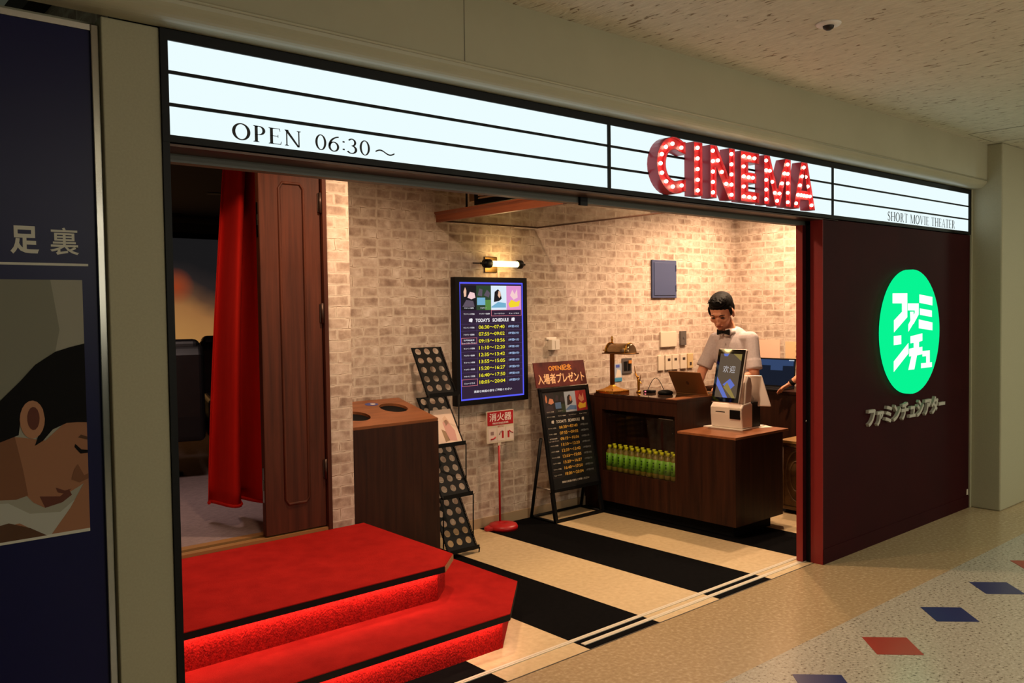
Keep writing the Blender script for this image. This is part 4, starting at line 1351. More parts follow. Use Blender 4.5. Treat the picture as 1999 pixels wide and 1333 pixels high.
mb.add([(4.655, D2 - 0.005, 1.07), (4.735, D2 - 0.005, 1.07), (4.72, D2 - 0.005, 1.13), (4.68, D2 - 0.005, 1.14)], [(0, 1, 2, 3)], 3)
tag(mb.build('wall_card', [mat('card_pale', (170, 180, 196), 0.6), mat('card_blue', (70, 90, 180), 0.6), mat('card_teal', (60, 140, 180), 0.6), PAPER]), 'pale blue paper card on the bricks behind the lamp post', 'card')
# papers on the right wall
tag(MB().box(XR - 0.004, XR, 1.77, 2.06, 1.09, 1.35).build('wall_paper', mat('notice_pink', (236, 196, 172), 0.7)), 'blank pinkish notice sheet on the bricks behind the far laptop', 'notice')
mb = MB().box(XR - 0.004, XR, 1.40, 1.71, 1.07, 1.335, 0)
for k in range(3):
    text(mb, ('ご案内', '受付 06:30', 'お願い')[k], (XR - 0.005, 1.60, 1.28 - 0.05 * k), (0, -1, 0), (0, 0, 1), h=0.022, m=1)
tag(mb.build('wall_paper', [mat('notice_cream', (226, 190, 146), 0.7), INK]), 'cream notice with small black print beside the red door edge', 'notice')

# ================================================================== COUNTER
CX0, CX1 = 4.215, 4.92
CT = 0.978
t = thing('reception_counter', 'dark walnut reception counter with a low desk end and a bottle niche', 'counter', (CX0, 0.735, 0))
Wd = CX1 - CX0
yl, yh0, yh1 = 0.0, 0.523, 1.385        # low desk / tall showcase along Y
DZ = 0.738
MB().box(0.0, 0.62, yl, yh0, 0.085, DZ - 0.018).build('desk_block', WALNUT, t, 0.002)
MB().box(0.0, 0.70, yl, yh0, DZ - 0.018, DZ).build('desk_top', WALNUT_TOP, t, 0.002)
MB().box(0.06, 0.54, 0.06, yh1 - 0.02, 0.0, 0.085).build('toe_kick', BLACKM, t)
# tall part: carcass round the niche
n0, n1, nz0, nz1 = 0.545, 1.305, 0.335, 0.845
mb = MB()
mb.box(0.0, 0.62, yh0, yh1, 0.085, nz0).box(0.0, 0.62, yh0, yh1, nz1, CT - 0.03)
mb.box(0.0, 0.62, yh0, n0, nz0, nz1).box(0.0, 0.62, n1, yh1, nz0, nz1)
mb.box(0.30, 0.62, n0, n1, nz0, nz1)
mb.build('showcase_carcass', WALNUT, t)
MB().box(-0.004, 0.66, yh0 - 0.002, yh1 + 0.004, CT - 0.03, CT - 0.006).build('counter_top', WALNUT, t, 0.002)
GTOP = mat('smoked_glass_top', (58, 40, 30), 0.06, spec=0.8)
MB().box(0.0, 0.65, yh0 + 0.11, yh1, CT - 0.006, CT).build('glass_top', GTOP, t)
MB().box(0.0, 0.65, yh0, yh0 + 0.108, CT - 0.006, CT).build('top_end', WALNUT_TOP, t)
pg = bpy.data.materials.new('showcase_glass')
pg.use_nodes = True
g_ = pg.node_tree
g_.nodes.remove(g_.nodes['Principled BSDF'])
tr = g_.nodes.new('ShaderNodeBsdfTransparent')
tr.inputs[0].default_value = (0.93, 0.92, 0.9, 1)
gl = g_.nodes.new('ShaderNodeBsdfGlossy')
gl.inputs['Roughness'].default_value = 0.02
mx = g_.nodes.new('ShaderNodeMixShader')
mx.inputs[0].default_value = 0.025
g_.links.new(tr.outputs[0], mx.inputs[1])
g_.links.new(gl.outputs[0], mx.inputs[2])
g_.links.new(mx.outputs[0], g_.nodes['Material Output'].inputs[0])
MB().box(0.003, 0.007, n0, n1, nz0, nz1 - 0.03).build('front_glass', pg, t)
MB().box(0.003, 0.02, n0 + 0.02, n0 + 0.16, nz1 - 0.03, nz1 - 0.026).build('glass_clip', CHROME, t)
for y, z in ((0.80, 0.70), (0.80, 0.66), (0.80, 0.55), (1.06, 0.74), (1.06, 0.70), (1.12, 0.62)):
    MB().lathe([(0.0, 0.292), (0.005, 0.292), (0.005, 0.3), (0.0, 0.3)], (0, y, z), 8, axis='X').build('shelf_pin', CHROME, t)
struct('wall_counter_end', MB().box(4.25, 4.66, 2.13, D2, 0.0, 0.95), WALNUT)

# bottles of tea: two rows in the niche
ORD = ['first', 'second', 'third', 'fourth', 'fifth', 'sixth', 'seventh', 'eighth', 'ninth', 'tenth', 'eleventh', 'twelfth']
TEA = mat('green_tea', (122, 112, 40), 0.15, spec=0.6)
TLAB = mat('bottle_label_green', (112, 178, 44), 0.45)
TCAP = mat('bottle_cap_lime', (226, 234, 40), 0.4)
TDARK = mat('label_dark_green', (36, 84, 26), 0.5)


def bottle_parts(t):
    b = MB().lathe([(0.0, 0.0), (0.026, 0.0), (0.031, 0.006), (0.031, 0.05), (0.029, 0.055), (0.031, 0.06), (0.031, 0.142), (0.022, 0.168), (0.013, 0.178), (0.013, 0.195), (0.0, 0.195)], n=16).build('body', TEA, t)
    lb = MB()
    lb.lathe([(0.0295, 0.038), (0.0318, 0.038), (0.0318, 0.146), (0.0295, 0.146)], n=20)
    for k, (z, hh) in enumerate(((0.118, 0.014), (0.095, 0.02), (0.07, 0.014))):
        lb.add([(-0.0322 * math.cos(a), -0.0322 * math.sin(a), z + s * hh * 0.5) for s in (-1, 1) for a in (-0.25, 0.0, 0.25)], [(0, 1, 4, 3), (1, 2, 5, 4)], 1)
    lb = lb.build('label_sleeve', [TLAB, TDARK], t)
    c = MB().lathe([(0.0, 0.186), (0.0155, 0.186), (0.0155, 0.207), (0.0145, 0.21), (0.0, 0.21)], n=14).build('cap', TCAP, t)
    return [b, lb, c]


proto = None
for row, (x, txt) in enumerate(((CX0 + 0.055, 'front'), (CX0 + 0.125, 'back'))):
    for k in range(12):
        lab = 'green tea bottle with lime cap, %s from left in niche %s row' % (ORD[k], txt)
        y = 0.735 + 1.270 - k * 0.0615 + row * 0.012
        t = thing('tea_bottle', lab, 'bottle', (x, y, nz0), 0, 'green tea bottles in the counter niche')
        if proto is None:
            proto = bottle_parts(t)
        else:
            for o in proto:
                c = o.copy()
                COL.objects.link(c)
                c.parent = t

# ---------------------------------------------------------------- things on the counter
t = thing('bankers_lamp', 'polished brass desk lamp with half-round shade on the counter end', 'lamp', (4.31, 2.005, CT))
mb = MB()
hw = 0.098
lv = [(hw, 0.0), (hw, 0.016), (hw - 0.012, 0.022), (0.05, 0.036), (0.022, 0.055), (0.014, 0.065)]
vs = []
for r, z in lv:
    vs += [(-r, -r, z), (r, -r, z), (r, r, z), (-r, r, z)]
fs = [(4 * i + k, 4 * i + (k + 1) % 4, 4 * i + 4 + (k + 1) % 4, 4 * i + 4 + k) for i in range(len(lv) - 1) for k in range(4)] + [(3, 2, 1, 0), tuple(range(4 * len(lv) - 4, 4 * len(lv)))]
mb.add(vs, fs)
for k in range(12):
    for a, b in ((-hw, -hw + 0.0163 * k + 0.008), (-hw + 0.0163 * k + 0.008, -hw)):
        mb.ell((a, b, 0.018), 0.006, 0.006, 0.006, 8, 6)
mb.build('base', BRASS, t)
MB().box(-0.014, 0.014, -0.014, 0.014, 0.06, 0.34).build('post', mat('post_brass', (120, 80, 34), 0.3, metal=1.0), t)
mb = MB()
vs, nn = [], 14
SL = 0.13
for j, y in enumerate([-0.222, -0.207, -0.1, 0.03, 0.043]):
    rr = [0.86, 1, 1, 1, 0.86][j]
    for i in range(nn + 1):
        a = PI * i / nn
        vs.append((0.06 * rr * math.cos(a) - 0.0, y, 0.335 + 0.08 * rr * math.sin(a)))
fs = [(j * (nn + 1) + i, j * (nn + 1) + i + 1, (j + 1) * (nn + 1) + i + 1, (j + 1) * (nn + 1) + i) for j in range(4) for i in range(nn)]
mb.add(vs, fs, 0, True)
mb.add(vs, [tuple(range(nn + 1)), tuple(range(4 * (nn + 1), 5 * (nn + 1)))], 0)
o = mb.build('shade', mat('shade_glass', (150, 124, 92), 0.16, metal=0.8), t)
so = o.modifiers.new('s', 'SOLIDIFY')
so.thickness = 0.003
for y in (-0.195, 0.02):
    path = [(0.063 * math.cos(PI * i / 14), y, 0.335 + 0.083 * math.sin(PI * i / 14)) for i in range(15)]
    MB().tube(path, 0.005, 6).build('shade_band', BRASS, t)
MB().tube([(0.066, -0.228, 0.331), (0.066, 0.05, 0.331), (-0.066, 0.05, 0.331), (-0.066, -0.228, 0.331)], 0.006, 6, closed=True).build('shade_rim', mat('rim_bronze', (110, 76, 40), 0.35, metal=1.0), t)
MB().tube([(0, 0.03, 0.345), (0, 0.10, 0.352)], 0.006, 8).build('side_knob', BRASS, t)
MB().lathe([(0.0, 0.415), (0.012, 0.415), (0.006, 0.428), (0.011, 0.44), (0.006, 0.452), (0.008, 0.462), (0.0, 0.478)], n=14).build('finial', BRASS, t)

t = thing('gold_figurine', 'slim gold figurine with raised wing standing on the glass counter', 'figurine', (4.45, 1.84, CT))
mb = MB()
mb.lathe([(0.0, 0.0), (0.022, 0.0), (0.018, 0.012), (0.008, 0.02), (0.0, 0.02)], n=14)
mb.cap((0, 0, 0.015), (0, 0, 0.075), 0.010, 0.012)
mb.cap((0, 0, 0.075), (0, 0.005, 0.11), 0.012, 0.009)
mb.ell((0, 0.006, 0.127), 0.009, 0.009, 0.011, 10, 8)
mb.cap((0, 0.0, 0.10), (0, 0.035, 0.16), 0.007, 0.005)
mb.cap((0, 0.035, 0.16), (0, 0.045, 0.22), 0.006, 0.002)
mb.cap((0, -0.005, 0.10), (0, -0.03, 0.075), 0.006, 0.004)
mb.cap((0, -0.01, 0.09), (0, -0.025, 0.15), 0.006, 0.002)
mb.build('statue', GOLD, t)

t = thing('cable_adapter', 'black cable adapter with a red light and a looped lead on the glass counter', 'adapter', (4.50, 1.765, CT))
MB().box(-0.03, 0.03, -0.045, 0.045, 0.0, 0.022).build('block', BLACK, t, 0.005)
MB().box(-0.031, -0.030, 0.012, 0.028, 0.006, 0.016).build('indicator', emis('red_led', (255, 120, 130), 1.4), t)
path = [(0.0, 0.02 - 0.011 * k, 0.02 + 0.105 * math.sin(PI * k / 16)) for k in range(17)]
MB().tube(path, 0.0025, 6).build('lead', BLACK, t)
MB().box(-0.012, 0.012, -0.185, -0.14, 0.0, 0.014).build('plug', mat('plug_brown', (120, 80, 60), 0.5), t, 0.003)
MB().ell((-0.008, -0.19, 0.02), 0.009, 0.009, 0.009, 10, 8).build('plug_tip', CHROME, t)
t = thing('round_pouch', 'round black pouch lying on the glass counter by the laptop', 'pouch', (4.47, 1.575, CT))
MB().lathe([(0.0, 0.0), (0.052, 0.0), (0.062, 0.012), (0.056, 0.026), (0.03, 0.036), (0.0, 0.038)], n=24).build('body', BLACKM, t)
MB().tube([(0.0585 * math.cos(k * PI / 12), 0.0585 * math.sin(k * PI / 12), 0.018) for k in range(24)], 0.003, 6, closed=True).build('zip', BLACK, t)


def laptop(name, label, loc, rz, body, back, screen, w, d, tilt, screen_poly=None, logo=None):
    """base flat, hinge along local X at y=0; keyboard towards +Y, lid leaning back by tilt"""
    t = thing(name, label, 'laptop', loc, rz)
    MB().box(-w / 2, w / 2, 0.0, d, 0.0, 0.015).build('base', body, t, 0.004)
    MB().box(-w / 2 + 0.02, w / 2 - 0.02, 0.03, d * 0.55, 0.015, 0.0165).build('keyboard', BLACKM, t)
    MB().box(-0.05, 0.05, d * 0.62, d * 0.95, 0.015, 0.0157).build('trackpad', body, t)
    sn, cs = math.sin(tilt), math.cos(tilt)

    def L(a, b, c):        # a across, b up the lid, c out of its back
        return (a, -b * sn - c * cs + 0.006, 0.014 + b * cs - c * sn)

    def lb(mb, a0, a1, b0, b1, c0, c1, m=0):
        vs = [L(a, b, c) for a in (a0, a1) for b in (b0, b1) for c in (c0, c1)]
        return mb.add(vs, [(0, 1, 3, 2), (4, 6, 7, 5), (0, 4, 5, 1), (2, 3, 7, 6), (0, 2, 6, 4), (1, 5, 7, 3)], m)
    lb(MB(), -w / 2, w / 2, 0.0, d, 0.0, 0.008).build('lid', back, t, 0.003)
    mb = lb(MB(), -w / 2 + 0.01, w / 2 - 0.01, 0.012, d - 0.01, -0.0012, 0.0, 0)
    if screen_poly:
        for (a0, a1, b0, b1), mi in screen_poly:
            mb.add([L(a0, b0, -0.0016), L(a1, b0, -0.0016), L(a1, b1, -0.0016), L(a0, b1, -0.0016)], [(0, 1, 2, 3)], mi)
    mb.build('screen', screen, t)
    if logo:
        mb = MB()
        mb.add([L(0.014 * math.cos(k * PI / 10), d / 2 + 0.017 * math.sin(k * PI / 10), 0.0086) for k in range(20)], [list(range(20))])
        mb.build('lid_emblem', logo, t)
    return t


# laptop the man types on: lid leans towards the entrance, screen towards the man (+X)
laptop('laptop', 'open gold-brown laptop on the counter, its back to the entrance', (4.59, 1.405, CT), -PI / 2 , mat('laptop_gold', (150, 104, 62), 0.35, metal=0.6), mat('laptop_lid', (150, 104, 62), 0.35, metal=0.6), [BLACK], 0.315, 0.205, 0.52, logo=mat('emblem_brown', (84, 50, 30), 0.3))

# ---------------------------------------------------------------- check-in kiosk
t = thing('checkin_kiosk', 'white self check-in terminal with tilted portrait screen on the low desk', 'kiosk', (4.535, 0.893, DZ))
KW = mat('kiosk_white', (246, 234, 224), 0.35)
KG = mat('kiosk_grey', (200, 186, 176), 0.35)
MB().prism([(0.0, -0.0), (0.0, 0.36), (0.36, 0.30), (0.36, 0.04)], 'Z', 0.0, 0.01).build('base_plate', KW, t, 0.003)
MB().prism([(0.03, 0.01), (0.018, 0.11), (0.018, 0.165), (0.045, 0.195), (0.15, 0.21), (0.17, 0.19), (0.17, 0.01)], 'Y', 0.022, 0.308).build('body', KW, t, 0.012, 3)
MB().box(0.0165, 0.0185, 0.17, 0.255, 0.128, 0.134).build('ticket_slot', BLACKM, t)
MB().box(0.0125, 0.03, 0.032, 0.125, 0.083, 0.152).build('scanner_window', BLACK, t, 0.003)
MB().prism([(0.07, 0.19), (0.165, 0.19), (0.185, 0.33), (0.165, 0.40), (0.125, 0.42), (0.09, 0.36)], 'Y', 0.03, 0.17).build('neck', KW, t, 0.015, 3)
tl = 0.26        # lean of the screen towards +X
b0 = Vector((0.005, 0.165, 0.205))
vd_ = Vector((math.sin(tl), 0, math.cos(tl)))
yaw_ = 0.12
ud_ = Vector((0.0, -1.0, 0.0))
nd_ = ud_.cross(vd_)          # out of the screen, towards the visitor
KWD, KHT = 0.255, 0.425


def kbox(mb, a0, a1, b0_, b1_, c0, c1, m=0):
    vs = [b0 + ud_ * a + vd_ * b + nd_ * c for a in (a0, a1) for b in (b0_, b1_) for c in (c0, c1)]
    return mb.add(vs, [(0, 1, 3, 2), (4, 6, 7, 5), (0, 4, 5, 1), (2, 3, 7, 6), (0, 2, 6, 4), (1, 5, 7, 3)], m)


kbox(MB(), -KWD / 2, KWD / 2, 0, KHT, -0.028, 0.0).build('screen_housing', KW, t, 0.010, 3)
o = kbox(MB(), -KWD / 2 + 0.005, KWD / 2 - 0.005, 0.005, KHT - 0.005, 0.0, 0.0015).build('glass_bezel', mat('black_glass', (8, 8, 10), 0.04, spec=0.6), t)
mb = MB()


def kq(pts, m, lv):
    mb.add([b0 + ud_ * a + vd_ * b + nd_ * (0.0018 + 0.0003 * lv) for a, b in pts], [list(range(len(pts)))], m)


kq([(-0.098, 0.04), (0.098, 0.04), (0.098, 0.385), (-0.098, 0.385)], 0, 0)
kq([(-0.098, 0.14), (-0.02, 0.04), (0.02, 0.04), (-0.098, 0.20)], 1, 1)
kq([(-0.04, 0.14), (0.02, 0.19), (0.07, 0.14), (0.03, 0.10)], 1, 1)
kq([(0.02, 0.385), (0.098, 0.385), (0.098, 0.33)], 2, 1)
kq([(-0.03, 0.12), (0.06, 0.04), (0.09, 0.04), (0.0, 0.16)], 2, 1.5)
kq([(-0.07, 0.385), (-0.02, 0.385), (-0.03, 0.365), (-0.06, 0.365)], 1, 1)
for i, s in enumerate('欢迎'):
    text(mb, s, b0 + ud_ * (-0.055 + 0.06 * i) + vd_ * 0.235 + nd_ * 0.003, ud_, vd_, w=0.05, h=0.055, m=3)
mb.build('display', [emis('kiosk_tan', (120, 100, 80), 0.6), emis('kiosk_blue', (104, 118, 200), 0.9), emis('kiosk_yellow', (150, 128, 70), 0.9), emis('kiosk_letters', (196, 190, 190), 0.9)], t)
# customer display at the back, its white rear towards us
mb = MB()
cb, tl2 = Vector((0.27, 0.03, 0.165)), -0.20
v2_ = Vector((math.sin(tl2) * 0.2, 0.30, 0.94)).normalized()
u2_ = Vector((0.55, -0.83, 0.0)).normalized()
n2_ = u2_.cross(v2_)
vs = [cb + u2_ * a + v2_ * b + n2_ * c for a in (-0.105, 0.09) for b in (0.0, 0.25) for c in (-0.02, 0.0)]
mb.add(vs, [(0, 1, 3, 2), (4, 6, 7, 5), (0, 4, 5, 1), (2, 3, 7, 6), (0, 2, 6, 4), (1, 5, 7, 3)])
mb.build('rear_display_back', KW, t, 0.007, 3)
mb = MB()
vs = [cb + u2_ * a + v2_ * b + n2_ * c for a, b in ((-0.115, 0.045), (-0.03, 0.045), (-0.02, 0.06), (-0.06, 0.18), (-0.115, 0.19)) for c in (0.0, 0.008)]
mb.add(vs, [(0, 2, 4, 6, 8), (1, 3, 5, 7, 9)] + [(2 * i, (2 * i + 2) % 10, (2 * i + 3) % 10, 2 * i + 1) for i in range(5)])
mb.build('rear_mount_plate', KG, t)
MB().box(0.19, 0.30, 0.04, 0.14, 0.01, 0.20).build('rear_stem', BLACK, t)
tag(MB().prism([(4.94, 0.86), (5.0, 0.96), (4.86, 1.06), (4.80, 0.93)], 'Z', DZ, DZ + 0.002).xf(Matrix.Translation((-0.06, -0.01, 0))).build('paper_sheet', PAPER), 'white paper sheet lying behind the check-in terminal on the low desk', 'paper')

# ---------------------------------------------------------------- back desk
t = thing('back_desk', 'dark wood back desk behind the man carrying the far laptop', 'desk', (5.95, 1.12, 0))
MB().box(0.02, 0.50, 0.0, 1.15, 0.0, 0.88).build('cabinet', WALNUT, t)
MB().box(0.0, 0.515, -0.01, 1.155, 0.88, 0.905).build('desk_top', WALNUT, t, 0.002)
laptop('laptop', 'open black laptop with dim blue screen on the back desk', (6.20, 1.65, 0.905), PI / 2 + 0.0, BLACK, BLACK, [emis('far_screen', (34, 40, 56), 0.6), emis('far_bar', (66, 88, 132), 0.6), emis('far_white', (200, 210, 220), 0.8)], 0.40, 0.27, 0.12,
       [((-0.18, 0.19, 0.20, 0.255), 1), ((-0.07, 0.06, 0.155, 0.20), 1), ((-0.185, -0.13, 0.247, 0.258), 2)])
t = thing('ornate_box', 'dark wooden chest with carved front by the red door edge', 'chest', (5.2, 0.80, 0.03))
WCH = noise_col('carved_wood', (84, 58, 34), (120, 88, 52), (18, 18, 18), 0.5)
MB().box(0.0, 0.35, -0.1, 0.175, 0.0, 0.54).build('body', WCH, t, 0.006)
MB().box(-0.012, 0.362, -0.112, 0.187, 0.54, 0.565).build('lid', mat('chest_lid', (150, 112, 62), 0.45), t, 0.004)
mb = MB()
for r in (0.10, 0.06):
    mb.tube([(-0.003, 0.04 + r * 0.9 * math.cos(k * PI / 12), 0.28 + 2 * r * math.sin(k * PI / 12)) for k in range(24)], 0.006, 6, closed=True)
mb.tube([(-0.003, -0.08, 0.03), (-0.003, 0.155, 0.03), (-0.003, 0.155, 0.51), (-0.003, -0.08, 0.51)], 0.007, 6, closed=True)
mb.build('carving', WCH, t)
MB().box(0.03, 0.32, -0.07, 0.15, -0.03, 0.0).build('foot', BLACKM, t)


# ================================================================== PEOPLE
def person(label, loc, rz, pose, detail):
    """local frame: faces -Y, right hand at -X; pose gives elbow / wrist / fingertip points and the head"""
    t = thing('person', label, 'person', loc, rz)
    b = MB()
    hc = Vector(pose['head'])
    pit = pose['pitch']
    yw = pose.get('yaw', 0.0)
    HM = Matrix.Translation(hc) @ Matrix.Rotation(yw, 4, 'Z') @ Matrix.Rotation(pit, 4, 'X') @ Matrix.Scale(pose.get('scale', 1.0), 4)

    def H(x, y, z):
        return HM @ Vector((x, y, z))

    def he(c, rx, ry, rz_, mb_=None, m=0):
        q = MB().ell((0, 0, 0), rx, ry, rz_, 20, 14, m)
        q.xf(HM @ Matrix.Translation(c))
        (mb_ or b).add(q.v, q.f, m, True)
    # head: skull, face, jaw, nose, ears, lips, brow
    he((0, 0.012, 0.035), 0.080, 0.098, 0.090)
    he((0, -0.028, -0.015), 0.068, 0.068, 0.085)
    he((0, -0.035, -0.070), 0.052, 0.052, 0.048)
    he((0, -0.068, -0.098), 0.024, 0.022, 0.018)
    he((0, -0.098, -0.022), 0.011, 0.014, 0.026)
    he((0, -0.107, -0.036), 0.015, 0.013, 0.010)
    he((0, -0.092, 0.028), 0.046, 0.012, 0.010)
    he((0, -0.085, -0.068), 0.025, 0.012, 0.008)
    for s in (-1, 1):
        he((s * 0.040, -0.066, -0.025), 0.026, 0.026, 0.022)
        he((s * 0.082, 0.004, -0.012), 0.010, 0.020, 0.034)
    nk = Vector(pose['neck'])
    b.cap(nk, H(0, 0.02, -0.05), 0.060, 0.056)
    # trunk, hips, legs
    ch, pv = Vector(pose['chest']), Vector(pose['pelvis'])
    sh = {s: Vector(pose['shoulder'][i]) for i, s in enumerate((-1, 1))}
    q = MB().ell((0, 0, 0), 0.165, 0.105, 0.22, 20, 14).xf(Matrix.Translation(ch))
    b.add(q.v, q.f)
    q = MB().ell((0, 0, 0), 0.15, 0.105, 0.2, 20, 14).xf(Matrix.Translation((ch + pv) / 2))
    b.add(q.v, q.f)
    q = MB().ell((0, 0, 0), 0.165, 0.115, 0.15, 20, 14).xf(Matrix.Translation(pv))
    b.add(q.v, q.f)
    b.cap(sh[-1], sh[1], 0.058, 0.058)
    b.cap(nk, (sh[-1] + sh[1]) / 2 + Vector((0, 0, -0.04)), 0.062, 0.09)
    for s in (-1, 1):
        hip = pv + Vector((s * 0.09, 0, -0.06))
        kn = Vector((s * 0.11, -0.015, 0.50))
        an = Vector((s * 0.12, 0.02, 0.09))
        b.cap(hip, kn, 0.085, 0.058)
        b.cap(kn, an, 0.056, 0.038)
        b.cap(an + Vector((0, 0.02, -0.05)), an + Vector((0, -0.15, -0.055)), 0.038, 0.032)
    arms = {}
    for i, s in enumerate((-1, 1)):
        el, wr, ft = (Vector(p) for p in pose['arm'][i])
        arms[s] = (el, wr, ft)
        b.cap(sh[s], el, 0.052, 0.041)
        b.cap(el, wr, 0.041, 0.027)
        # palm and fingers
        d = (ft - wr).normalized()
        up_ = Vector(pose['palm_up'][i])
        side = d.cross(up_).normalized() * (1 if s < 0 else -1)   # towards the little finger / thumb side
        kn_ = wr + d * 0.085
        for a in (-0.026, -0.009, 0.009, 0.026):
            b.cap(wr + side * a * 0.6, kn_ + side * a, 0.014, 0.012)
        for a, L_, cv in ((-0.027, 0.062, 0.55), (-0.009, 0.074, 0.5), (0.009, 0.080, 0.45), (0.027, 0.070, 0.4)):
            p0 = kn_ + side * a
            dd = d.copy()
            for sg, fl_, rr in ((0.45, cv * 0.5, 0.0088), (0.32, cv, 0.0082), (0.23, cv, 0.0074)):
                dd = (dd - up_ * fl_ * 0.6).normalized()
                p1 = p0 + dd * L_ * sg
                b.cap(p0, p1, rr, rr * 0.93, n=10)
                p0 = p1
        tb = wr + d * 0.025 + side * 0.028
        t1 = tb + (d * 0.6 + side * 0.8 - up_ * 0.2).normalized() * 0.035
        t2 = t1 + (d * 0.9 + side * 0.35 - up_ * 0.3).normalized() * 0.03
        b.cap(tb, t1, 0.012, 0.0105)
        b.cap(t1, t2, 0.0100, 0.0085)
    body = remesh(b, 'body', SKIN, t, 0.0055, 3)
    # hair: short crop, swept cap
    h = MB()
    for c, r in (((0, 0.022, 0.056), (0.0855, 0.104, 0.084)), ((0, 0.050, 0.010), (0.083, 0.072, 0.086)), ((0, -0.014, 0.102), (0.066, 0.084, 0.040))):
        he(c, *r, mb_=h)
    for s in (-1, 1):
        he((s * 0.078, -0.022, 0.02), 0.010, 0.016, 0.036, mb_=h)
    rnd = random.Random(3)
    for k in range(70):
        x_ = rnd.uniform(-0.06, 0.06)
        y_ = rnd.uniform(-0.075, 0.06)
        z_ = 0.102 + 0.040 * math.sqrt(max(0.05, 1 - (x_ / 0.068) ** 2 - ((y_ + 0.014) / 0.088) ** 2))
        p0_ = Vector((x_, y_, z_ - 0.004))
        h.cap(HM @ p0_, HM @ (p0_ + Vector((rnd.uniform(-0.010, 0.010), -0.022, rnd.uniform(-0.002, 0.007)))), 0.0065, 0.0035, n=6)
    remesh(h, 'hair', HAIR, t, 0.004, 3)
    if detail:
        for s in (-1, 1):
            mb_ = MB()
            he((s * 0.033, -0.090, 0.000), 0.014, 0.006, 0.0045, mb_=mb_)
            mb_.build('eye', mat('eye_dark', (30, 20, 18), 0.3), t)
            mb_ = MB()
            mb_.tube([H(s * 0.016, -0.101, 0.022), H(s * 0.034, -0.102, 0.029), H(s * 0.054, -0.088, 0.023)], [0.003, 0.0042, 0.0025], 6)
            mb_.build('eyebrow', HAIR, t)
        mb_ = MB()
        he((0, -0.091, -0.066), 0.022, 0.008, 0.0042, mb_=mb_)
        he((0, -0.090, -0.074), 0.018, 0.008, 0.0045, mb_=mb_)
        mb_.build('mouth', mat('lips', (168, 96, 82), 0.5), t)
    # short-sleeved shirt
    c = MB()
    for ce, r in ((ch, (0.178, 0.120, 0.235)), ((ch + pv) / 2, (0.168, 0.122, 0.2)), (pv + Vector((0, 0, 0.04)), (0.176, 0.126, 0.10))):
        q = MB().ell((0, 0, 0), *r, 20, 14).xf(Matrix.Translation(ce))
        c.add(q.v, q.f)
    c.cap(sh[-1], sh[1], 0.062, 0.062)
    c.cap(nk + Vector((0, 0.004, -0.02)), (sh[-1] + sh[1]) / 2 + Vector((0, 0, -0.04)), 0.068, 0.10)
    for s in (-1, 1):
        el = arms[s][0]
        q0 = sh[s] + (el - sh[s]) * 0.72
        c.cap(sh[s], q0, 0.062, 0.062)
        # flat cuff: cut the rounded end with an open ring
        c.tube([q0 - (el - sh[s]).normalized() * 0.03, q0 + (el - sh[s]).normalized() * 0.045], [0.064, 0.068], 20)
    remesh(c, 'shirt', pose.get('shirt', SHIRT), t, 0.007, 5)
    # collar and bow tie
    mb_ = MB()
    n0 = nk + Vector((0, -0.004, 0.004))
    for s in (-1, 1):
        pts = []
        for k in range(9):
            a = math.radians(-90 + s * (8 + 170 * k / 8))
            pts.append((n0 + Vector((0.068 * math.cos(a), 0.070 * math.sin(a), 0.006 + 0.012 * math.sin(math.radians(170 * k / 16)))), n0 + Vector((0.086 * math.cos(a), 0.088 * math.sin(a), -0.028 - (0.022 if k < 2 else 0.0)))))
        vs = [p for pr in pts for p in pr]
        mb_.add(vs, [(2 * k, 2 * k + 2, 2 * k + 3, 2 * k + 1) for k in range(8)], 0, True)
    o = mb_.build('collar', mat('collar_white', (222, 212, 208), 0.8), t)
    so = o.modifiers.new('s', 'SOLIDIFY')
    so.thickness = 0.004
    if detail:
        bt_ = n0 + Vector((0, -0.092, -0.018))
        mb_ = MB().ell(bt_, 0.012, 0.012, 0.012, 10, 8)
        for s in (-1, 1):
            vs = [bt_ + Vector((s * a, b_, c_)) for a, b_, c_ in ((0.004, -0.006, 0.008), (0.004, -0.006, -0.008), (0.004, 0.010, 0.008), (0.004, 0.010, -0.008), (0.058, 0.0, 0.024), (0.058, 0.0, -0.024), (0.058, 0.018, 0.024), (0.058, 0.018, -0.024))]
            mb_.add(vs, [(0, 1, 3, 2), (4, 6, 7, 5), (0, 4, 5, 1), (2, 3, 7, 6), (0, 2, 6, 4), (1, 5, 7, 3)])
        mb_.build('bow_tie', BLACKM, t)
        mb_ = MB()
        for k in range(4):
            f_ = k / 4
            mb_.ell(ch + Vector((0, -0.122 + 0.012 * f_, 0.09 - 0.07 * k)), 0.006, 0.004, 0.006, 10, 6)
        mb_.build('shirt_button', mat('button_grey', (170, 160, 158), 0.4), t)
    # trousers and shoes
    c = MB()
    q = MB().ell((0, 0, 0), 0.178, 0.128, 0.12, 20, 14).xf(Matrix.Translation(pv + Vector((0, 0, -0.03))))
    c.add(q.v, q.f)
    f = MB()
    for s in (-1, 1):
        hip = pv + Vector((s * 0.09, 0, -0.06))
        kn = Vector((s * 0.11, -0.015, 0.50))
        an = Vector((s * 0.12, 0.02, 0.09))
        c.cap(hip, kn, 0.098, 0.072)
        c.cap(kn, an + Vector((0, 0, 0.0)), 0.072, 0.060)
        f.cap(an + Vector((0, 0.02, -0.048)), an + Vector((0, -0.16, -0.052)), 0.044, 0.040)
    remesh(c, 'trousers', DARKCLOTH, t, 0.009, 4)
    for s in (-1, 1):
        an = Vector((s * 0.12, 0.02, 0.09))
        MB().cap(an + Vector((0, 0.02, -0.046)), an + Vector((0, -0.16, -0.050)), 0.044, 0.040).build('shoe', BLACK, t)
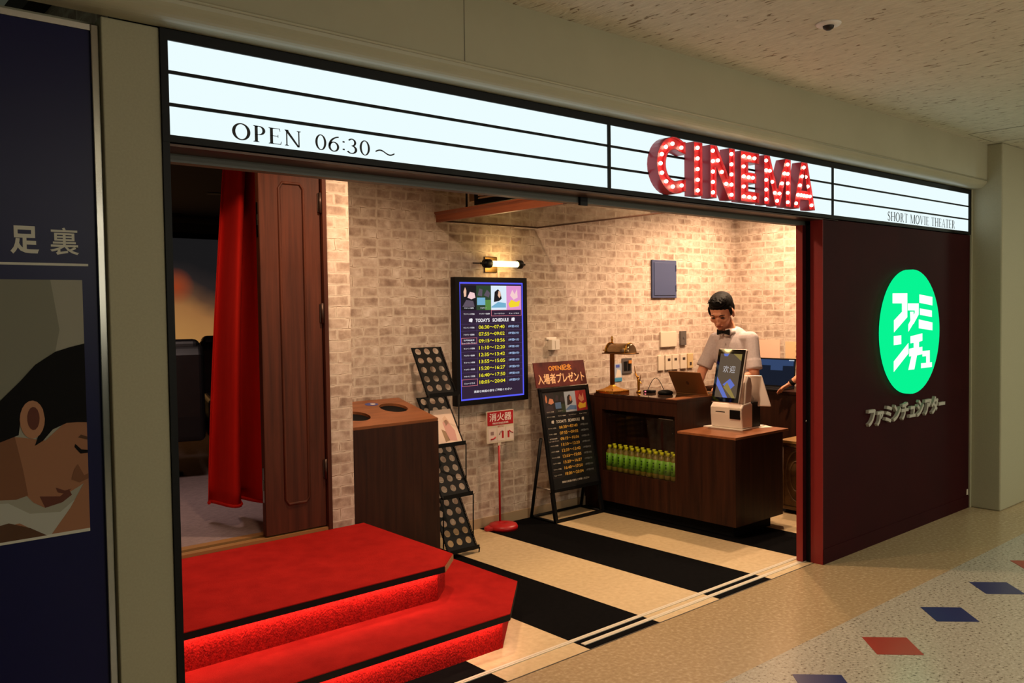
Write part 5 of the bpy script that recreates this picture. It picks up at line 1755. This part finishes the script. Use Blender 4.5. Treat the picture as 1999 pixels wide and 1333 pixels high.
    if pose.get('band'):
        el, wr, ft = arms[pose['band']]
        d = (wr - el).normalized()
        MB().tube([wr - d * 0.035, wr - d * 0.005], 0.0315, 18).build('wristband', BLACKM, t)
    return t


# the man at the counter: local -Y is world -X after rz = -90 degrees
person('man in pale grey short-sleeved shirt and black bow tie looking down at a laptop', (5.14, 1.36, 0), -PI / 2,
       dict(head=(-0.050, -0.135, 1.640), pitch=0.52, yaw=0.30, scale=1.16, neck=(-0.02, -0.065, 1.485), chest=(0, -0.03, 1.285), pelvis=(0, 0.03, 0.96),
            shoulder=((-0.170, -0.045, 1.405), (0.172, -0.04, 1.415)),
            arm=(((-0.235, -0.155, 1.135), (-0.15, -0.305, 1.045), (-0.10, -0.42, 1.025)), ((0.235, -0.09, 1.13), (0.13, -0.30, 1.06), (0.07, -0.42, 1.03))),
            palm_up=((0, 0, 1), (0, 0, 1))), True)
# second attendant, hidden behind the red door leaf but for the forearm: faces +Y
person('person hidden by the red door edge, hand with black wristband on the back desk', (6.12, 0.72, 0), PI,
       dict(head=(0, -0.05, 1.62), pitch=0.25, neck=(0, -0.03, 1.46), chest=(0, -0.01, 1.25), pelvis=(0, 0.02, 0.95),
            shoulder=((-0.18, -0.03, 1.39), (0.18, -0.03, 1.39)),
            arm=(((-0.22, -0.10, 1.12), (-0.24, -0.30, 1.0), (-0.24, -0.42, 0.95)), ((0.14, -0.34, 1.20), (0.20, -0.60, 0.985), (0.20, -0.72, 0.915))),
            palm_up=((0, 0, 1), (0, -0.45, 0.89)), band=1), False)


# ------------------------------------------------------------------ sub-parts: small pieces move under the part they are fixed to
SUB = {'body': ('ticket_slot', 'scanner_window', 'indicator', 'carving', 'seam', 'zip'), 'screen_housing': ('glass_bezel', 'display'), 'rear_display_back': ('rear_mount_plate',),
       'leaf': ('flush_bolt', 'lock_cylinder'), 'shade': ('shade_band', 'shade_rim'),
       'lid': ('hole_lining', 'sticker', 'screen', 'lid_emblem'), 'base': ('keyboard', 'trackpad', 'base_spout'), 
       'sign_plate': ('sign_print',), 'shirt': ('collar', 'bow_tie', 'shirt_button'),
       'grille_frame': ('louvre',), 'board': ('snap_frame', 'schedule_poster'), 'blue_board': ('poster_lettering', 'printed_photograph', 'white_border')}
for root in [o for o in COL.objects if o.parent is None and o.type == 'EMPTY']:
    kids = list(root.children)
    for k in kids:
        st = k.name.split('.')[0]
        for par, subs in SUB.items():
            if st in subs:
                hit = [q for q in kids if q.name.split('.')[0] == par]
                if hit:
                    k.parent = hit[0]
